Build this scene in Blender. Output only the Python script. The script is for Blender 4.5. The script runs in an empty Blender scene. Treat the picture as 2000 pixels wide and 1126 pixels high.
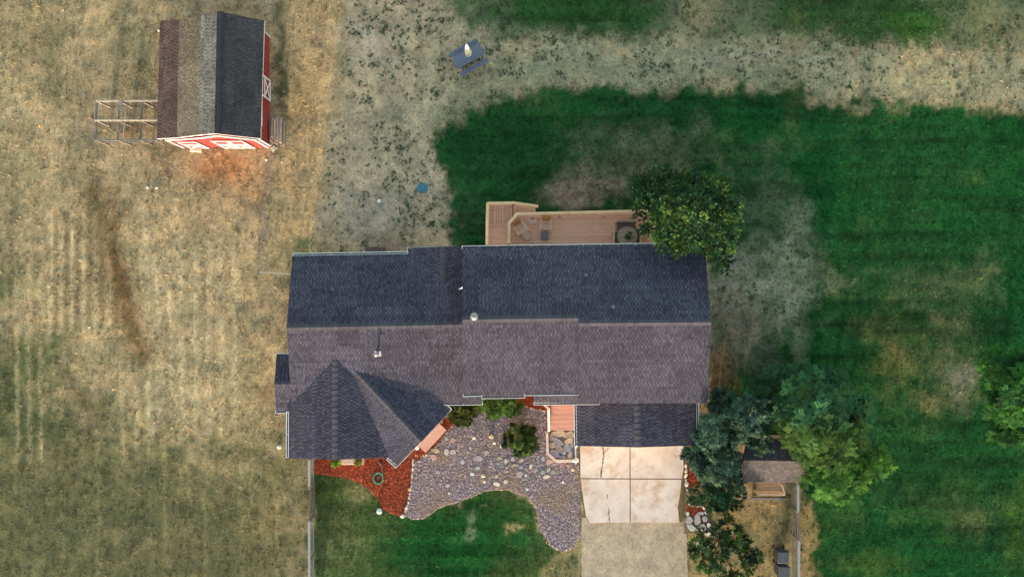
import bpy, bmesh, math, random
import numpy as np
from mathutils import Vector, Matrix

random.seed(7)
RNG = np.random.default_rng(7)
scene = bpy.context.scene
COL = scene.collection
R = math.radians

# ------------------------------------------------------------------ camera, sky, sun, exposure
H = 45.0            # flying height of the camera over the yard
S = 0.03            # metres on the ground for one photograph pixel
cam_data = bpy.data.cameras.new('camera')
cam_data.sensor_fit = 'HORIZONTAL'
cam_data.angle = 2 * math.atan(1000 * S / H)
cam_data.clip_start = 0.5
cam_data.clip_end = 3000
cam = bpy.data.objects.new('camera', cam_data)
cam.location = (0, 0, H)
cam.rotation_euler = (0, 0, 0)
COL.objects.link(cam)
scene.camera = cam

SUN_EL, SUN_W = 6.5, 7.6       # elevation, degrees west of south
world = bpy.data.worlds.new('World')
scene.world = world
world.use_nodes = True
wn = world.node_tree
wn.nodes.clear()
sky = wn.nodes.new('ShaderNodeTexSky')
sky.sky_type = 'NISHITA'
sky.sun_disc = False
sky.sun_elevation = R(SUN_EL)
sky.sun_rotation = R(180 + SUN_W)
sky.air_density = 1.15
sky.dust_density = 1.0
sky.ozone_density = 0.6
bg = wn.nodes.new('ShaderNodeBackground')
bg.inputs['Strength'].default_value = 0.15
wo = wn.nodes.new('ShaderNodeOutputWorld')
wn.links.new(sky.outputs[0], bg.inputs[0])
wn.links.new(bg.outputs[0], wo.inputs[0])

sd = bpy.data.lights.new('sun', 'SUN')
sd.energy = 2.0
sd.angle = R(1.2)
sd.color = (1.0, 0.82, 0.65)
sun = bpy.data.objects.new('sun', sd)
sdir = Vector((-math.sin(R(SUN_W)) * math.cos(R(SUN_EL)), -math.cos(R(SUN_W)) * math.cos(R(SUN_EL)), math.sin(R(SUN_EL))))
sun.rotation_euler = sdir.to_track_quat('Z', 'Y').to_euler()
sun.location = (0, 0, 30)
COL.objects.link(sun)

scene.view_settings.view_transform = 'Standard'
scene.view_settings.look = 'None'
scene.view_settings.exposure = 2.2
scene.view_settings.gamma = 1.0
scene.view_settings.use_curve_mapping = False

# ------------------------------------------------------------------ helpers
def P(px, py, z=0.0):
    """world point at height z that the survey picture shows at (px, py)"""
    k = S * (H - z) / H
    return Vector(((px - 1000) * k, -(py - 563) * k, z))

def lin(r, g, b):
    return tuple(((c / 255) / 12.92 if c / 255 < 0.04045 else ((c / 255 + 0.055) / 1.055) ** 2.4) for c in (r, g, b))

GAIN = 1.15
def C(r, g, b, gain=None):
    return tuple(min(0.85, c / (gain or GAIN)) for c in lin(r, g, b))

MATS = {}
def mat(name, color, rough=0.85, nscale=6.0, namt=0.25, bump=0.0, bscale=None, stretch=None, metal=0.0, color2=None, obj_random=0.0, spec=0.3):
    if name in MATS:
        return MATS[name]
    m = bpy.data.materials.new(name); MATS[name] = m
    m.use_nodes = True
    nt = m.node_tree; N = nt.nodes; L = nt.links
    b = N['Principled BSDF']
    b.inputs['Roughness'].default_value = rough
    b.inputs['Metallic'].default_value = metal
    b.inputs['Specular IOR Level'].default_value = spec
    tc = N.new('ShaderNodeTexCoord'); mp = N.new('ShaderNodeMapping')
    L.new(tc.outputs['Object'], mp.inputs[0])
    if stretch: mp.inputs['Scale'].default_value = stretch
    nz = N.new('ShaderNodeTexNoise'); nz.inputs['Scale'].default_value = nscale; nz.inputs['Detail'].default_value = 6
    nz.inputs['Roughness'].default_value = 0.65
    L.new(mp.outputs[0], nz.inputs['Vector'])
    rp = N.new('ShaderNodeValToRGB')
    c2 = color2 or tuple(c * (1 - namt * 1.6) for c in color)
    c1 = tuple(min(1, c * (1 + namt)) for c in color)
    rp.color_ramp.elements[0].position = 0.3; rp.color_ramp.elements[0].color = (*c2, 1)
    rp.color_ramp.elements[1].position = 0.7; rp.color_ramp.elements[1].color = (*c1, 1)
    L.new(nz.outputs['Fac'], rp.inputs[0])
    out = rp.outputs[0]
    if obj_random:
        oi = N.new('ShaderNodeObjectInfo'); mr = N.new('ShaderNodeMapRange')
        mr.inputs['To Min'].default_value = 1 - obj_random; mr.inputs['To Max'].default_value = 1 + obj_random
        L.new(oi.outputs['Random'], mr.inputs['Value'])
        mx = N.new('ShaderNodeVectorMath'); mx.operation = 'SCALE'
        L.new(out, mx.inputs[0]); L.new(mr.outputs[0], mx.inputs['Scale'])
        out = mx.outputs[0]
    L.new(out, b.inputs['Base Color'])
    if bump:
        n2 = N.new('ShaderNodeTexNoise'); n2.inputs['Scale'].default_value = bscale or nscale * 4; n2.inputs['Detail'].default_value = 4
        L.new(mp.outputs[0], n2.inputs['Vector'])
        bp = N.new('ShaderNodeBump'); bp.inputs['Strength'].default_value = bump; bp.inputs['Distance'].default_value = 0.03
        L.new(n2.outputs['Fac'], bp.inputs['Height']); L.new(bp.outputs[0], b.inputs['Normal'])
    return m

def mat_attr(name, rough=0.9, nscale=30.0, namt=0.3, trans=0.0, spec=0.15, bump=0.0):
    """colour comes from the per-piece 'tint' attribute"""
    if name in MATS:
        return MATS[name]
    m = bpy.data.materials.new(name); MATS[name] = m
    m.use_nodes = True
    nt = m.node_tree; N = nt.nodes; L = nt.links
    b = N['Principled BSDF']
    b.inputs['Roughness'].default_value = rough
    b.inputs['Specular IOR Level'].default_value = spec
    at = N.new('ShaderNodeAttribute'); at.attribute_name = 'tint'
    tc = N.new('ShaderNodeTexCoord')
    nz = N.new('ShaderNodeTexNoise'); nz.inputs['Scale'].default_value = nscale; nz.inputs['Detail'].default_value = 5
    L.new(tc.outputs['Object'], nz.inputs['Vector'])
    mr = N.new('ShaderNodeMapRange'); mr.inputs['From Min'].default_value = 0.3; mr.inputs['From Max'].default_value = 0.7
    mr.inputs['To Min'].default_value = 1 - namt; mr.inputs['To Max'].default_value = 1 + namt
    L.new(nz.outputs['Fac'], mr.inputs['Value'])
    sc = N.new('ShaderNodeVectorMath'); sc.operation = 'SCALE'
    L.new(at.outputs['Color'], sc.inputs[0]); L.new(mr.outputs[0], sc.inputs['Scale'])
    L.new(sc.outputs[0], b.inputs['Base Color'])
    if bump:
        bp = N.new('ShaderNodeBump'); bp.inputs['Strength'].default_value = bump; bp.inputs['Distance'].default_value = 0.03
        L.new(nz.outputs['Fac'], bp.inputs['Height']); L.new(bp.outputs[0], b.inputs['Normal'])
    if trans:
        tr = N.new('ShaderNodeBsdfTranslucent'); mx = N.new('ShaderNodeMixShader'); mx.inputs[0].default_value = trans
        L.new(sc.outputs[0], tr.inputs['Color'])
        L.new(b.outputs[0], mx.inputs[1]); L.new(tr.outputs[0], mx.inputs[2])
        L.new(mx.outputs[0], N['Material Output'].inputs['Surface'])
    return m

def props(o, label=None, cat=None, group=None, kind=None):
    if label: o['label'] = label
    if cat: o['category'] = cat
    if group: o['group'] = group
    if kind: o['kind'] = kind
    return o

def empty(name, loc, label, cat, group=None, rz=0.0):
    o = bpy.data.objects.new(name, None)
    o.empty_display_size = 0.3
    o.location = loc; o.rotation_euler = (0, 0, rz)
    COL.objects.link(o)
    return props(o, label, cat, group)

def origin_of(o):
    v = Vector((0, 0, 0))
    while o is not None:
        v += o.location; o = o.parent
    return v

def link_mesh(name, me, m, parent=None):
    o = bpy.data.objects.new(name, me)
    if m is not None and len(me.materials) == 0:
        me.materials.append(m)
    COL.objects.link(o)
    o.parent = parent
    return o

class MB:
    """collects shapes given in world (or a thing's own) coordinates"""
    def __init__(self): self.v = []; self.f = []
    def add(self, vs, fs):
        n = len(self.v)
        self.v += [tuple(x) for x in vs]; self.f += [tuple(i + n for i in f) for f in fs]
        return self
    def box(self, c, s, rz=0.0, rx=0.0, ry=0.0):
        M = Matrix.Translation(c) @ Matrix.Rotation(rz, 4, 'Z') @ Matrix.Rotation(ry, 4, 'Y') @ Matrix.Rotation(rx, 4, 'X')
        vs = [M @ Vector((x * s[0] / 2, y * s[1] / 2, z * s[2] / 2)) for z in (-1, 1) for x, y in ((-1, -1), (1, -1), (1, 1), (-1, 1))]
        return self.add(vs, [(3, 2, 1, 0), (4, 5, 6, 7), (0, 1, 5, 4), (1, 2, 6, 5), (2, 3, 7, 6), (3, 0, 4, 7)])
    def bar(self, a, b, w, h, up=Vector((0, 0, 1))):
        a = Vector(a); b = Vector(b); d = (b - a).normalized()
        s = d.cross(up)
        s = s.normalized() if s.length > 1e-4 else Vector((1, 0, 0))
        t = s.cross(d).normalized()
        vs = []
        for p in (a, b):
            vs += [p - s * w / 2 - t * h / 2, p + s * w / 2 - t * h / 2, p + s * w / 2 + t * h / 2, p - s * w / 2 + t * h / 2]
        return self.add(vs, [(0, 1, 2, 3), (7, 6, 5, 4), (0, 4, 5, 1), (1, 5, 6, 2), (2, 6, 7, 3), (3, 7, 4, 0)])
    def tube(self, pts, radii, n=8, cap=True):
        pts = [Vector(p) for p in pts]
        if not hasattr(radii, '__len__'): radii = [radii] * len(pts)
        base = len(self.v); ring = []
        for i, p in enumerate(pts):
            d = (pts[min(i + 1, len(pts) - 1)] - pts[max(i - 1, 0)]).normalized()
            a = d.cross(Vector((0, 0, 1)))
            if a.length < 1e-3: a = d.cross(Vector((0, 1, 0)))
            a.normalize(); b = d.cross(a)
            ring.append([len(self.v) + k for k in range(n)])
            for k in range(n):
                t = 2 * math.pi * k / n
                self.v.append(tuple(p + (a * math.cos(t) + b * math.sin(t)) * radii[i]))
        for i in range(len(pts) - 1):
            for k in range(n):
                self.f.append((ring[i][k], ring[i][(k + 1) % n], ring[i + 1][(k + 1) % n], ring[i + 1][k]))
        if cap:
            self.f.append(tuple(ring[0])); self.f.append(tuple(reversed(ring[-1])))
        return self
    def lathe(self, c, prof, n=20):
        c = Vector(c); rings = []
        for r, z in prof:
            rings.append([len(self.v) + k for k in range(n)])
            for k in range(n):
                t = 2 * math.pi * k / n
                self.v.append((c.x + r * math.cos(t), c.y + r * math.sin(t), c.z + z))
        for i in range(len(prof) - 1):
            for k in range(n):
                self.f.append((rings[i][k], rings[i][(k + 1) % n], rings[i + 1][(k + 1) % n], rings[i + 1][k]))
        self.f.append(tuple(reversed(rings[0]))); self.f.append(tuple(rings[-1]))
        return self
    def prism(self, pts, dz):
        """closed slab: pts are the top outline (any plane), lowered by dz"""
        n = len(pts); pts = [Vector(p) for p in pts]
        vs = pts + [p - Vector((0, 0, dz)) for p in pts]
        area = sum(pts[i].x * pts[(i + 1) % n].y - pts[(i + 1) % n].x * pts[i].y for i in range(n))
        top = tuple(range(n)); bot = tuple(range(2 * n - 1, n - 1, -1))
        sides = [(i, i + n, (i + 1) % n + n, (i + 1) % n) for i in range(n)]
        fs = [top, bot] + sides
        if area < 0: fs = [tuple(reversed(f)) for f in fs]
        return self.add(vs, fs)
    def build(self, name, m, parent=None, local=False, bevel=0.0, smooth=False):
        off = Vector((0, 0, 0)) if (parent is None or local) else origin_of(parent)
        me = bpy.data.meshes.new(name)
        me.from_pydata([(x - off.x, y - off.y, z - off.z) for x, y, z in self.v], [], self.f)
        if bevel or smooth:
            bm = bmesh.new(); bm.from_mesh(me)
            bmesh.ops.recalc_face_normals(bm, faces=bm.faces)
            if bevel: bmesh.ops.bevel(bm, geom=list(bm.edges), offset=bevel, segments=1, affect='EDGES', clamp_overlap=True)
            if smooth:
                for f in bm.faces: f.smooth = True
            bm.to_mesh(me); bm.free()
        me.update()
        return link_mesh(name, me, m, parent)

def rebase(o, base):
    """give a one-mesh thing its origin at its base"""
    base = Vector(base)
    o.data.transform(Matrix.Translation(-base)); o.location = base
    return o

def copy_tree(o, parent=None):
    c = o.copy(); COL.objects.link(c); c.parent = parent
    for ch in list(o.children): copy_tree(ch, c)
    return c

def scatter(name, tv, tf, pos, ax, ay, az, scale, tint, m, parent=None, kind=None):
    """one mesh out of many small pieces: template verts tv (k,3), faces tf (j,q); frames ax, ay, az (n,3)"""
    tv = np.asarray(tv, float); tf = np.asarray(tf, int)
    n, k = len(pos), len(tv); q = tf.shape[1]
    sc = np.asarray(scale, float)
    if sc.ndim == 1: sc = np.repeat(sc[:, None], 3, 1)
    l = tv[None, :, :] * sc[:, None, :]
    V = pos[:, None, :] + l[..., 0:1] * ax[:, None, :] + l[..., 1:2] * ay[:, None, :] + l[..., 2:3] * az[:, None, :]
    if parent is not None:
        V = V - np.array(origin_of(parent))[None, None, :]
    V = V.reshape(-1, 3)
    F = (tf[None] + (np.arange(n) * k)[:, None, None]).reshape(-1)
    me = bpy.data.meshes.new(name)
    me.vertices.add(len(V)); me.vertices.foreach_set('co', V.ravel().astype(np.float32))
    nf = n * len(tf)
    me.loops.add(nf * q); me.loops.foreach_set('vertex_index', F.astype(np.int32))
    me.polygons.add(nf)
    me.polygons.foreach_set('loop_start', (np.arange(nf) * q).astype(np.int32))
    a = me.attributes.new('tint', 'FLOAT_COLOR', 'POINT')
    t4 = np.ones((n, k, 4), np.float32); t4[..., :3] = np.clip(tint, 0.001, 0.9)[:, None, :]
    a.data.foreach_set('color', t4.ravel())
    me.update(calc_edges=True)
    me.validate()
    o = link_mesh(name, me, m, parent)
    if kind: o['kind'] = kind
    return o

def norm(a): return a / np.maximum(1e-9, np.linalg.norm(a, axis=-1, keepdims=True))

def frames(d, roll):
    """unit frames whose third axis is d"""
    d = norm(d)
    ref = np.where(np.abs(d[:, 2:3]) > 0.9, np.array([[1.0, 0, 0]]), np.array([[0, 0, 1.0]]))
    a = norm(np.cross(ref, d)); b = np.cross(d, a)
    c, s = np.cos(roll)[:, None], np.sin(roll)[:, None]
    return a * c + b * s, -a * s + b * c, d

# value noise for the layout of the ground cover
def vnoise(x, y, cell, seed):
    g = np.random.default_rng(seed).random((256, 256))
    u, v = x / cell, y / cell
    i, j = np.floor(u).astype(int), np.floor(v).astype(int)
    f, h = u - i, v - j
    f = f * f * (3 - 2 * f); h = h * h * (3 - 2 * h)
    a = g[i % 256, j % 256]; b = g[(i + 1) % 256, j % 256]; c = g[i % 256, (j + 1) % 256]; d = g[(i + 1) % 256, (j + 1) % 256]
    return (a * (1 - f) + b * f) * (1 - h) + (c * (1 - f) + d * f) * h
def fbm(x, y, cell, seed, octv=4):
    t = 0; w = 0; amp = 1
    for o in range(octv):
        t = t + amp * vnoise(x, y, cell / 2 ** o, seed + o); w += amp; amp *= 0.6
    return t / w * 2 - 1

def inside(px, py, poly):
    r = np.zeros(px.shape, bool); n = len(poly)
    for i in range(n):
        x0, y0 = poly[i]; x1, y1 = poly[(i + 1) % n]
        if y0 == y1: continue
        c = ((y0 > py) != (y1 > py)) & (px < (x1 - x0) * (py - y0) / (y1 - y0) + x0)
        r ^= c
    return r
def sdist(px, py, poly, closed=True):
    d = np.full(px.shape, 1e9); n = len(poly)
    for i in range(n if closed else n - 1):
        x0, y0 = poly[i]; x1, y1 = poly[(i + 1) % n]
        ex, ey = x1 - x0, y1 - y0
        t = np.clip(((px - x0) * ex + (py - y0) * ey) / max(1e-9, ex * ex + ey * ey), 0, 1)
        d = np.minimum(d, np.hypot(px - x0 - t * ex, py - y0 - t * ey))
    if closed:
        d = np.where(inside(px, py, poly), d, -d)
    return d

# ------------------------------------------------------------------ the ground: one sheet, its cover laid out by zones
GX = np.arange(-700, 2704, 4.0); GY = np.arange(-600, 1728, 4.0)
PX, PY = np.meshgrid(GX, GY)
WX = PX + 18 * fbm(PX, PY, 60, 1) + 14 * fbm(PX, PY, 18, 5, 2)
WY = PY + 18 * fbm(PX, PY, 60, 11) + 14 * fbm(PX, PY, 18, 15, 2)
N_big = fbm(PX, PY, 220, 21); N_mid = fbm(PX, PY, 70, 31); N_small = fbm(PX, PY, 22, 41)
STREAK_V = fbm(PX * 4.5, PY * 0.22, 60, 51)       # drill rows of the field run up the picture
STREAK_H = fbm(PX * 0.2, PY * 5, 60, 61)          # mowing lines of the lawn run across
GC = np.zeros(PX.shape + (3,)) + np.array(C(178, 155, 118))
GREEN = np.zeros(PX.shape)      # how much lawn
WEED = np.zeros(PX.shape)       # dark weed tufts

def blend(mask, color, green=None, weed=None):
    global GC, GREEN, WEED
    m = np.clip(mask, 0, 1)
    GC = GC * (1 - m[..., None]) + np.array(C(*color)) * m[..., None]
    if green is not None: GREEN = GREEN * (1 - m) + green * m
    if weed is not None: WEED = WEED * (1 - m) + weed * m
def smooth(t): t = np.clip(t, 0, 1); return t * t * (3 - 2 * t)
def zone(poly, color, feather=25, op=1.0, brk=0.0, **k):
    d = sdist(WX, WY, poly)
    blend(smooth((d + brk * feather * N_small) / feather + 0.5) * op, color, **k)
def blob(cx, cy, rx, ry, color, op=1.0, soft=0.7, brk=0.5, rot=0, **k):
    c, s = math.cos(R(rot)), math.sin(R(rot))
    dx, dy = WX - cx, WY - cy
    r = np.hypot((dx * c + dy * s) / rx, (-dx * s + dy * c) / ry)
    blend(smooth((1 - r + brk * 0.5 * N_small + brk * 0.4 * N_mid) / soft) * op, color, **k)
def streak(pts, w, color, op=1.0, soft=0.8, **k):
    d = sdist(PX + 0.12 * (WX - PX), PY, pts, closed=False)
    blend(smooth((1 - d / w + 0.3 * N_small) / soft) * op, color, **k)

# -- the dry field on the west side
blend(smooth(0.5 + N_mid * 1.5) * 0.45, (192, 164, 120))
blend(smooth(0.2 + N_big * 1.6) * 0.5, (158, 138, 108))
blend(smooth(-0.1 + N_small * 2.0) * 0.35, (130, 118, 92))
zone([(-700, 780), (200, 800), (380, 860), (600, 850), (640, 1728), (-700, 1728)], (114, 110, 74), 160, 0.9, 0.8)
zone([(-700, 900), (120, 950), (300, 900), (520, 960), (620, 1728), (-700, 1728)], (102, 100, 68), 130, 0.6, 1.0)
blob(40, 730, 170, 150, (92, 98, 62), 0.9, 1.0, 0.9)
blob(60, 820, 130, 90, (80, 86, 54), 0.75, 1.0, 0.9)
blob(10, 560, 70, 90, (112, 112, 76), 0.6, 1.0, 0.9)
blob(90, 900, 150, 90, (106, 100, 70), 0.6, 1.0, 0.9)
blob(150, 980, 60, 40, (92, 88, 62), 0.5)
blob(330, 1060, 170, 70, (128, 116, 84), 0.5, 1.0, 0.9)
blob(520, 1010, 70, 110, (140, 122, 84), 0.6, 1.0)
blob(470, 780, 90, 130, (186, 160, 116), 0.55, 1.0)
blob(410, 930, 130, 60, (176, 152, 108), 0.35, 1.0)
for x in (98, 118, 140, 163, 186, 212):
    streak([(x, 415), (x + 1, 520), (x - 1, 650)], 6, (218, 192, 146), 0.75, 1.1)
    streak([(x + 11, 415), (x + 12, 520), (x + 10, 640)], 8, (130, 104, 70), 0.7, 1.1)
for x in (286, 306, 330, 352, 378, 405, 430, 456):
    streak([(x, 430 + (x * 7) % 90), (x + 2, 640), (x + 4, 800 + (x * 5) % 60)], 7, (210, 190, 148), 0.7, 1.1)
for x in (30, 54, 76, 236, 262):
    streak([(x, 520), (x + 2, 700), (x + 4, 900)], 7, (202, 178, 134), 0.55, 1.1)
for x in (120, 190, 320, 400, 470, 540):
    streak([(x, 860), (x + 2, 1126), (x + 2, 1300)], 7, (156, 142, 100), 0.55, 1.1)
streak([(195, 380), (214, 460), (228, 540), (250, 630), (270, 690)], 58, (126, 98, 64), 0.85, 1.3)  # dark streak of dips under grazing sun, painted as ground colour
streak([(222, 490), (238, 560), (262, 650), (275, 690)], 28, (100, 68, 40), 0.75, 1.3)  # deeper middle of the painted grazing-light streak
streak([(170, 340), (186, 420), (205, 480)], 24, (122, 106, 74), 0.7, 1.2)
streak([(130, 740), (160, 780), (170, 840)], 30, (98, 84, 62), 0.6, 1.2)
streak([(110, 60), (90, 130), (110, 200)], 30, (116, 112, 80), 0.6, 1.1)
blob(230, 60, 55, 90, (120, 116, 84), 0.55, 1.0, 0.9)
blob(285, 130, 26, 120, (112, 110, 78), 0.65, 0.9, 0.8)
blob(60, 60, 90, 120, (150, 132, 92), 0.5, 1.0)
blob(20, 400, 60, 200, (132, 122, 86), 0.4, 1.0, 0.8)
blob(430, 335, 90, 42, (180, 132, 88), 0.7, 0.8, 0.5)
blob(430, 312, 66, 24, (168, 128, 92), 0.5, 0.8, 0.5)
blob(330, 300, 60, 26, (116, 102, 72), 0.5, 1.0)
blob(250, 250, 75, 45, (150, 112, 70), 0.55, 1.0)
blob(490, 370, 60, 50, (180, 142, 98), 0.5, 1.0)
zone([(545, -40), (680, -40), (668, 150), (645, 330), (620, 470), (560, 470), (545, 330), (548, 150)], (186, 154, 110), 40, 0.6, 0.7)  # warm sunlit band up to the house's shadow edge, painted into the ground
blob(600, 200, 50, 120, (190, 152, 104), 0.4, 1.0, 0.8)  # more of the painted sunlit orange
blob(548, 60, 14, 190, (92, 88, 66), 0.75, 0.9, 0.5)  # barn's shadow along its east wall, painted into the ground
blob(545, 160, 12, 100, (58, 70, 44), 0.75, 0.9, 0.5)  # darker green core of the painted barn shadow
streak([(527, 300), (512, 400), (505, 530)], 7, (134, 116, 90), 0.6, 0.9)
blob(565, 560, 14, 70, (132, 92, 60), 0.6)
blob(560, 500, 22, 40, (96, 102, 62), 0.7, 0.9)
blob(515, 770, 26, 20, (150, 112, 82), 0.6, 0.9)
# -- thin ground north of the house, painted paler to offset the house's shade
zone([(676, -600), (674, 60), (664, 200), (640, 330), (618, 495), (905, 505), (890, 380), (850, 260), (960, 175), (1010, 80), (900, -20), (880, -600)],
     (194, 168, 134), 40, 1.0, 0.9, weed=0.6)
blob(730, 90, 70, 90, (192, 172, 148), 0.6, 1.0, 0.7)
blob(760, 240, 110, 80, (172, 156, 124), 0.6, 1.0, 0.9, weed=0.9)
blob(720, 420, 110, 70, (190, 168, 148), 0.6, 1.0, 0.9)
blob(840, 390, 36, 110, (204, 174, 142), 0.75, 0.9, 0.5, weed=0.25)
blob(855, 120, 110, 110, (158, 152, 118), 0.55, 1.0, 0.9, weed=0.95)
blob(770, 480, 60, 18, (150, 126, 116), 0.6, 0.9)
blob(600, 485, 36, 26, (92, 106, 64), 0.75, 0.8, 0.7)
blob(890, 440, 26, 60, (108, 110, 84), 0.75, 0.9)
# -- the strip along the north
zone([(880, -600), (2704, -600), (2704, 110), (2000, 100), (1700, 90), (1500, 85), (1150, 80), (1000, 80), (890, 40)], (112, 116, 84), 40, 1.0, 0.8, weed=0.5)
blob(890, 5, 70, 50, (78, 96, 62), 0.7, 0.9, 0.9, weed=0.8)
blob(1130, 15, 230, 72, (50, 84, 40), 1.0, 0.5, 0.5, green=0.8, weed=0.1)
blob(1170, 55, 110, 30, (66, 92, 52), 0.7, 0.8, 0.6)
blob(1370, 25, 85, 70, (160, 140, 102), 0.85, 0.8, 0.8, weed=0.5)
blob(1680, 15, 260, 90, (54, 80, 42), 1.0, 0.6, 0.6, green=0.7, weed=0.1)
blob(1780, 55, 85, 42, (60, 96, 38), 0.8, 0.7, 0.5, green=0.8)
blob(1930, 40, 90, 50, (112, 108, 72), 0.6, 0.9, 0.9)
blob(1990, 60, 70, 60, (152, 136, 98), 0.6, 0.9, 0.9)
zone([(930, 100), (1100, 78), (1500, 82), (1720, 105), (1900, 110), (2704, 130), (2704, 240), (2000, 216), (1860, 200), (1640, 188), (1420, 172), (1200, 172), (1040, 182), (960, 200), (900, 226), (860, 190)],
     (164, 152, 118), 44, 1.0, 1.0, weed=0.6)
blob(1150, 130, 190, 26, (130, 132, 100), 0.5, 0.9, 0.9, weed=0.9)
blob(1500, 110, 240, 14, (178, 164, 138), 0.6, 0.9, 0.6, weed=0.15)
blob(1480, 145, 160, 18, (122, 126, 96), 0.55, 0.9, 0.9, weed=0.9)
blob(1800, 150, 180, 32, (178, 162, 122), 0.6, 0.9, 0.8, weed=0.3)
blob(1960, 130, 70, 50, (150, 144, 112), 0.5, 0.9, 0.9, weed=0.7)
# -- the lawn
LAWN = [(848, 256), (880, 232), (940, 205), (1000, 188), (1080, 180), (1170, 178), (1420, 174), (1560, 184), (1640, 196), (1760, 204), (1860, 206), (2000, 222), (2704, 250),
        (2704, 1728), (1600, 1728), (1582, 1126), (1572, 980), (1500, 850), (1400, 800), (1380, 480), (960, 490), (900, 500), (880, 420), (866, 330)]
zone(LAWN, (38, 80, 40), 30, 1.0, 1.0, green=1.0, weed=0.0)
m = (sdist(WX, WY, LAWN) > 0) * 0.5
blend(m * smooth(0.45 + N_big * 1.3 + 0.4 * STREAK_H), (18, 88, 36))
blend(m * smooth(0.1 + STREAK_H * 1.2) * 0.8, (26, 62, 30))
blend(m * smooth(-0.1 + N_mid * 1.6) * 0.9, (76, 98, 50))
blob(1000, 260, 190, 110, (34, 72, 34), 0.75, 0.8, 0.4)
blob(960, 340, 100, 90, (38, 76, 38), 0.7, 0.8, 0.4)
blob(920, 420, 60, 70, (62, 84, 54), 0.75, 1.0, 0.8)
blob(1290, 290, 240, 75, (96, 98, 70), 0.85, 1.0, 0.9, green=0.5)
blob(1150, 370, 140, 55, (148, 124, 104), 0.95, 0.8, 0.7, green=0.05, weed=0.3)
blob(1120, 395, 110, 26, (150, 126, 108), 0.6, 0.9, 0.6)
blob(1260, 330, 110, 36, (136, 122, 94), 0.65, 1.0, 0.9, green=0.15)
blob(1490, 420, 130, 160, (88, 98, 72), 0.8, 1.0, 0.9, green=0.6)
blob(1480, 570, 150, 150, (152, 148, 120), 0.85, 0.9, 0.9, green=0.15, weed=0.85)
blob(1440, 530, 70, 110, (166, 156, 136), 0.6, 0.9, 0.9, weed=0.9)
blob(1620, 540, 90, 50, (130, 128, 96), 0.75, 1.2, 0.9, green=0.4, rot=20)
streak([(1562, 400), (1562, 560), (1560, 700)], 30, (170, 162, 134), 0.55, 1.6, green=0.1, weed=0.4)
blob(1440, 640, 100, 140, (142, 126, 108), 0.85, 0.9, 0.7, green=0.1, weed=0.4)
blob(1410, 740, 50, 110, (150, 108, 78), 0.8, 0.9, 0.5, green=0.0, weed=0.1)  # orange of sunlit gaps beside the house, put into the soil colour
blob(1500, 710, 70, 60, (76, 82, 68), 0.75, 1.0, 0.9, green=0.3)
streak([(1558, 20), (1560, 70), (1552, 180), (1542, 250)], 30, (124, 118, 64), 0.42, 1.9, green=0.6)  # yellow sunlit strip across the lawn, painted into the ground colour
blob(1760, 690, 110, 140, (112, 108, 66), 0.75, 1.5, 0.9, green=0.4)
blob(1742, 710, 40, 80, (140, 120, 70), 0.5, 1.5, 0.8, green=0.2)  # yellowish sunlit patch between tree shadows, put into the lawn colour
blob(1700, 640, 90, 40, (98, 102, 64), 0.5, 1.0, 0.9)
blob(1840, 560, 160, 80, (88, 98, 66), 0.75, 1.0, 0.9, green=0.6)
blob(1850, 640, 80, 50, (112, 110, 78), 0.6, 1.0, 0.9, green=0.4)
blob(1930, 540, 50, 60, (100, 106, 74), 0.6, 1.0, 0.9, rot=-40)
blob(1860, 730, 90, 120, (124, 122, 90), 0.8, 1.3, 0.8, green=0.15, weed=0.4)
blob(1885, 745, 36, 80, (160, 148, 124), 0.8, 1.2, 0.9, green=0.0, weed=0.2)
blob(1830, 790, 40, 40, (140, 124, 80), 0.6, 1.0, 0.9)
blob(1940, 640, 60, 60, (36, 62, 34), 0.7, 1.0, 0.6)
blob(1840, 980, 130, 70, (76, 96, 52), 0.6, 1.0, 0.9, green=0.8)
blob(1900, 1010, 60, 60, (108, 106, 66), 0.5, 1.0, 0.9)
blob(1985, 1040, 45, 120, (92, 112, 44), 0.6, 1.4, 0.7)  # yellow-green lit strip at the right edge, painted as grass colour
blob(1690, 1100, 130, 40, (78, 100, 46), 0.6, 1.0, 0.9)
blob(1650, 1000, 60, 80, (74, 98, 52), 0.5, 1.0, 0.9)
blob(1880, 950, 180, 60, (22, 82, 36), 0.4, 1.0, 0.6)
# -- the side yard by the bins, and the strip along its fence
zone([(1340, 955), (1440, 985), (1560, 960), (1556, 1126), (1556, 1728), (1340, 1728)], (170, 146, 100), 18, 1.0, 0.5, green=0.0, weed=0.3)
blob(1450, 1060, 60, 50, (128, 118, 96), 0.6, 1.0, 0.9, weed=0.5)
blob(1545, 1010, 18, 70, (88, 88, 66), 0.8, 0.9, 0.5)  # dark shadow strip north of the bins, painted into the ground
zone([(1563, 960), (1582, 985), (1604, 1040), (1590, 1090), (1604, 1200), (1604, 1728), (1563, 1728)], (172, 140, 92), 16, 0.9, 0.6, green=0.0, weed=0.2)  # bare strip by the fence, its sunlit orange put into the colour
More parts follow.
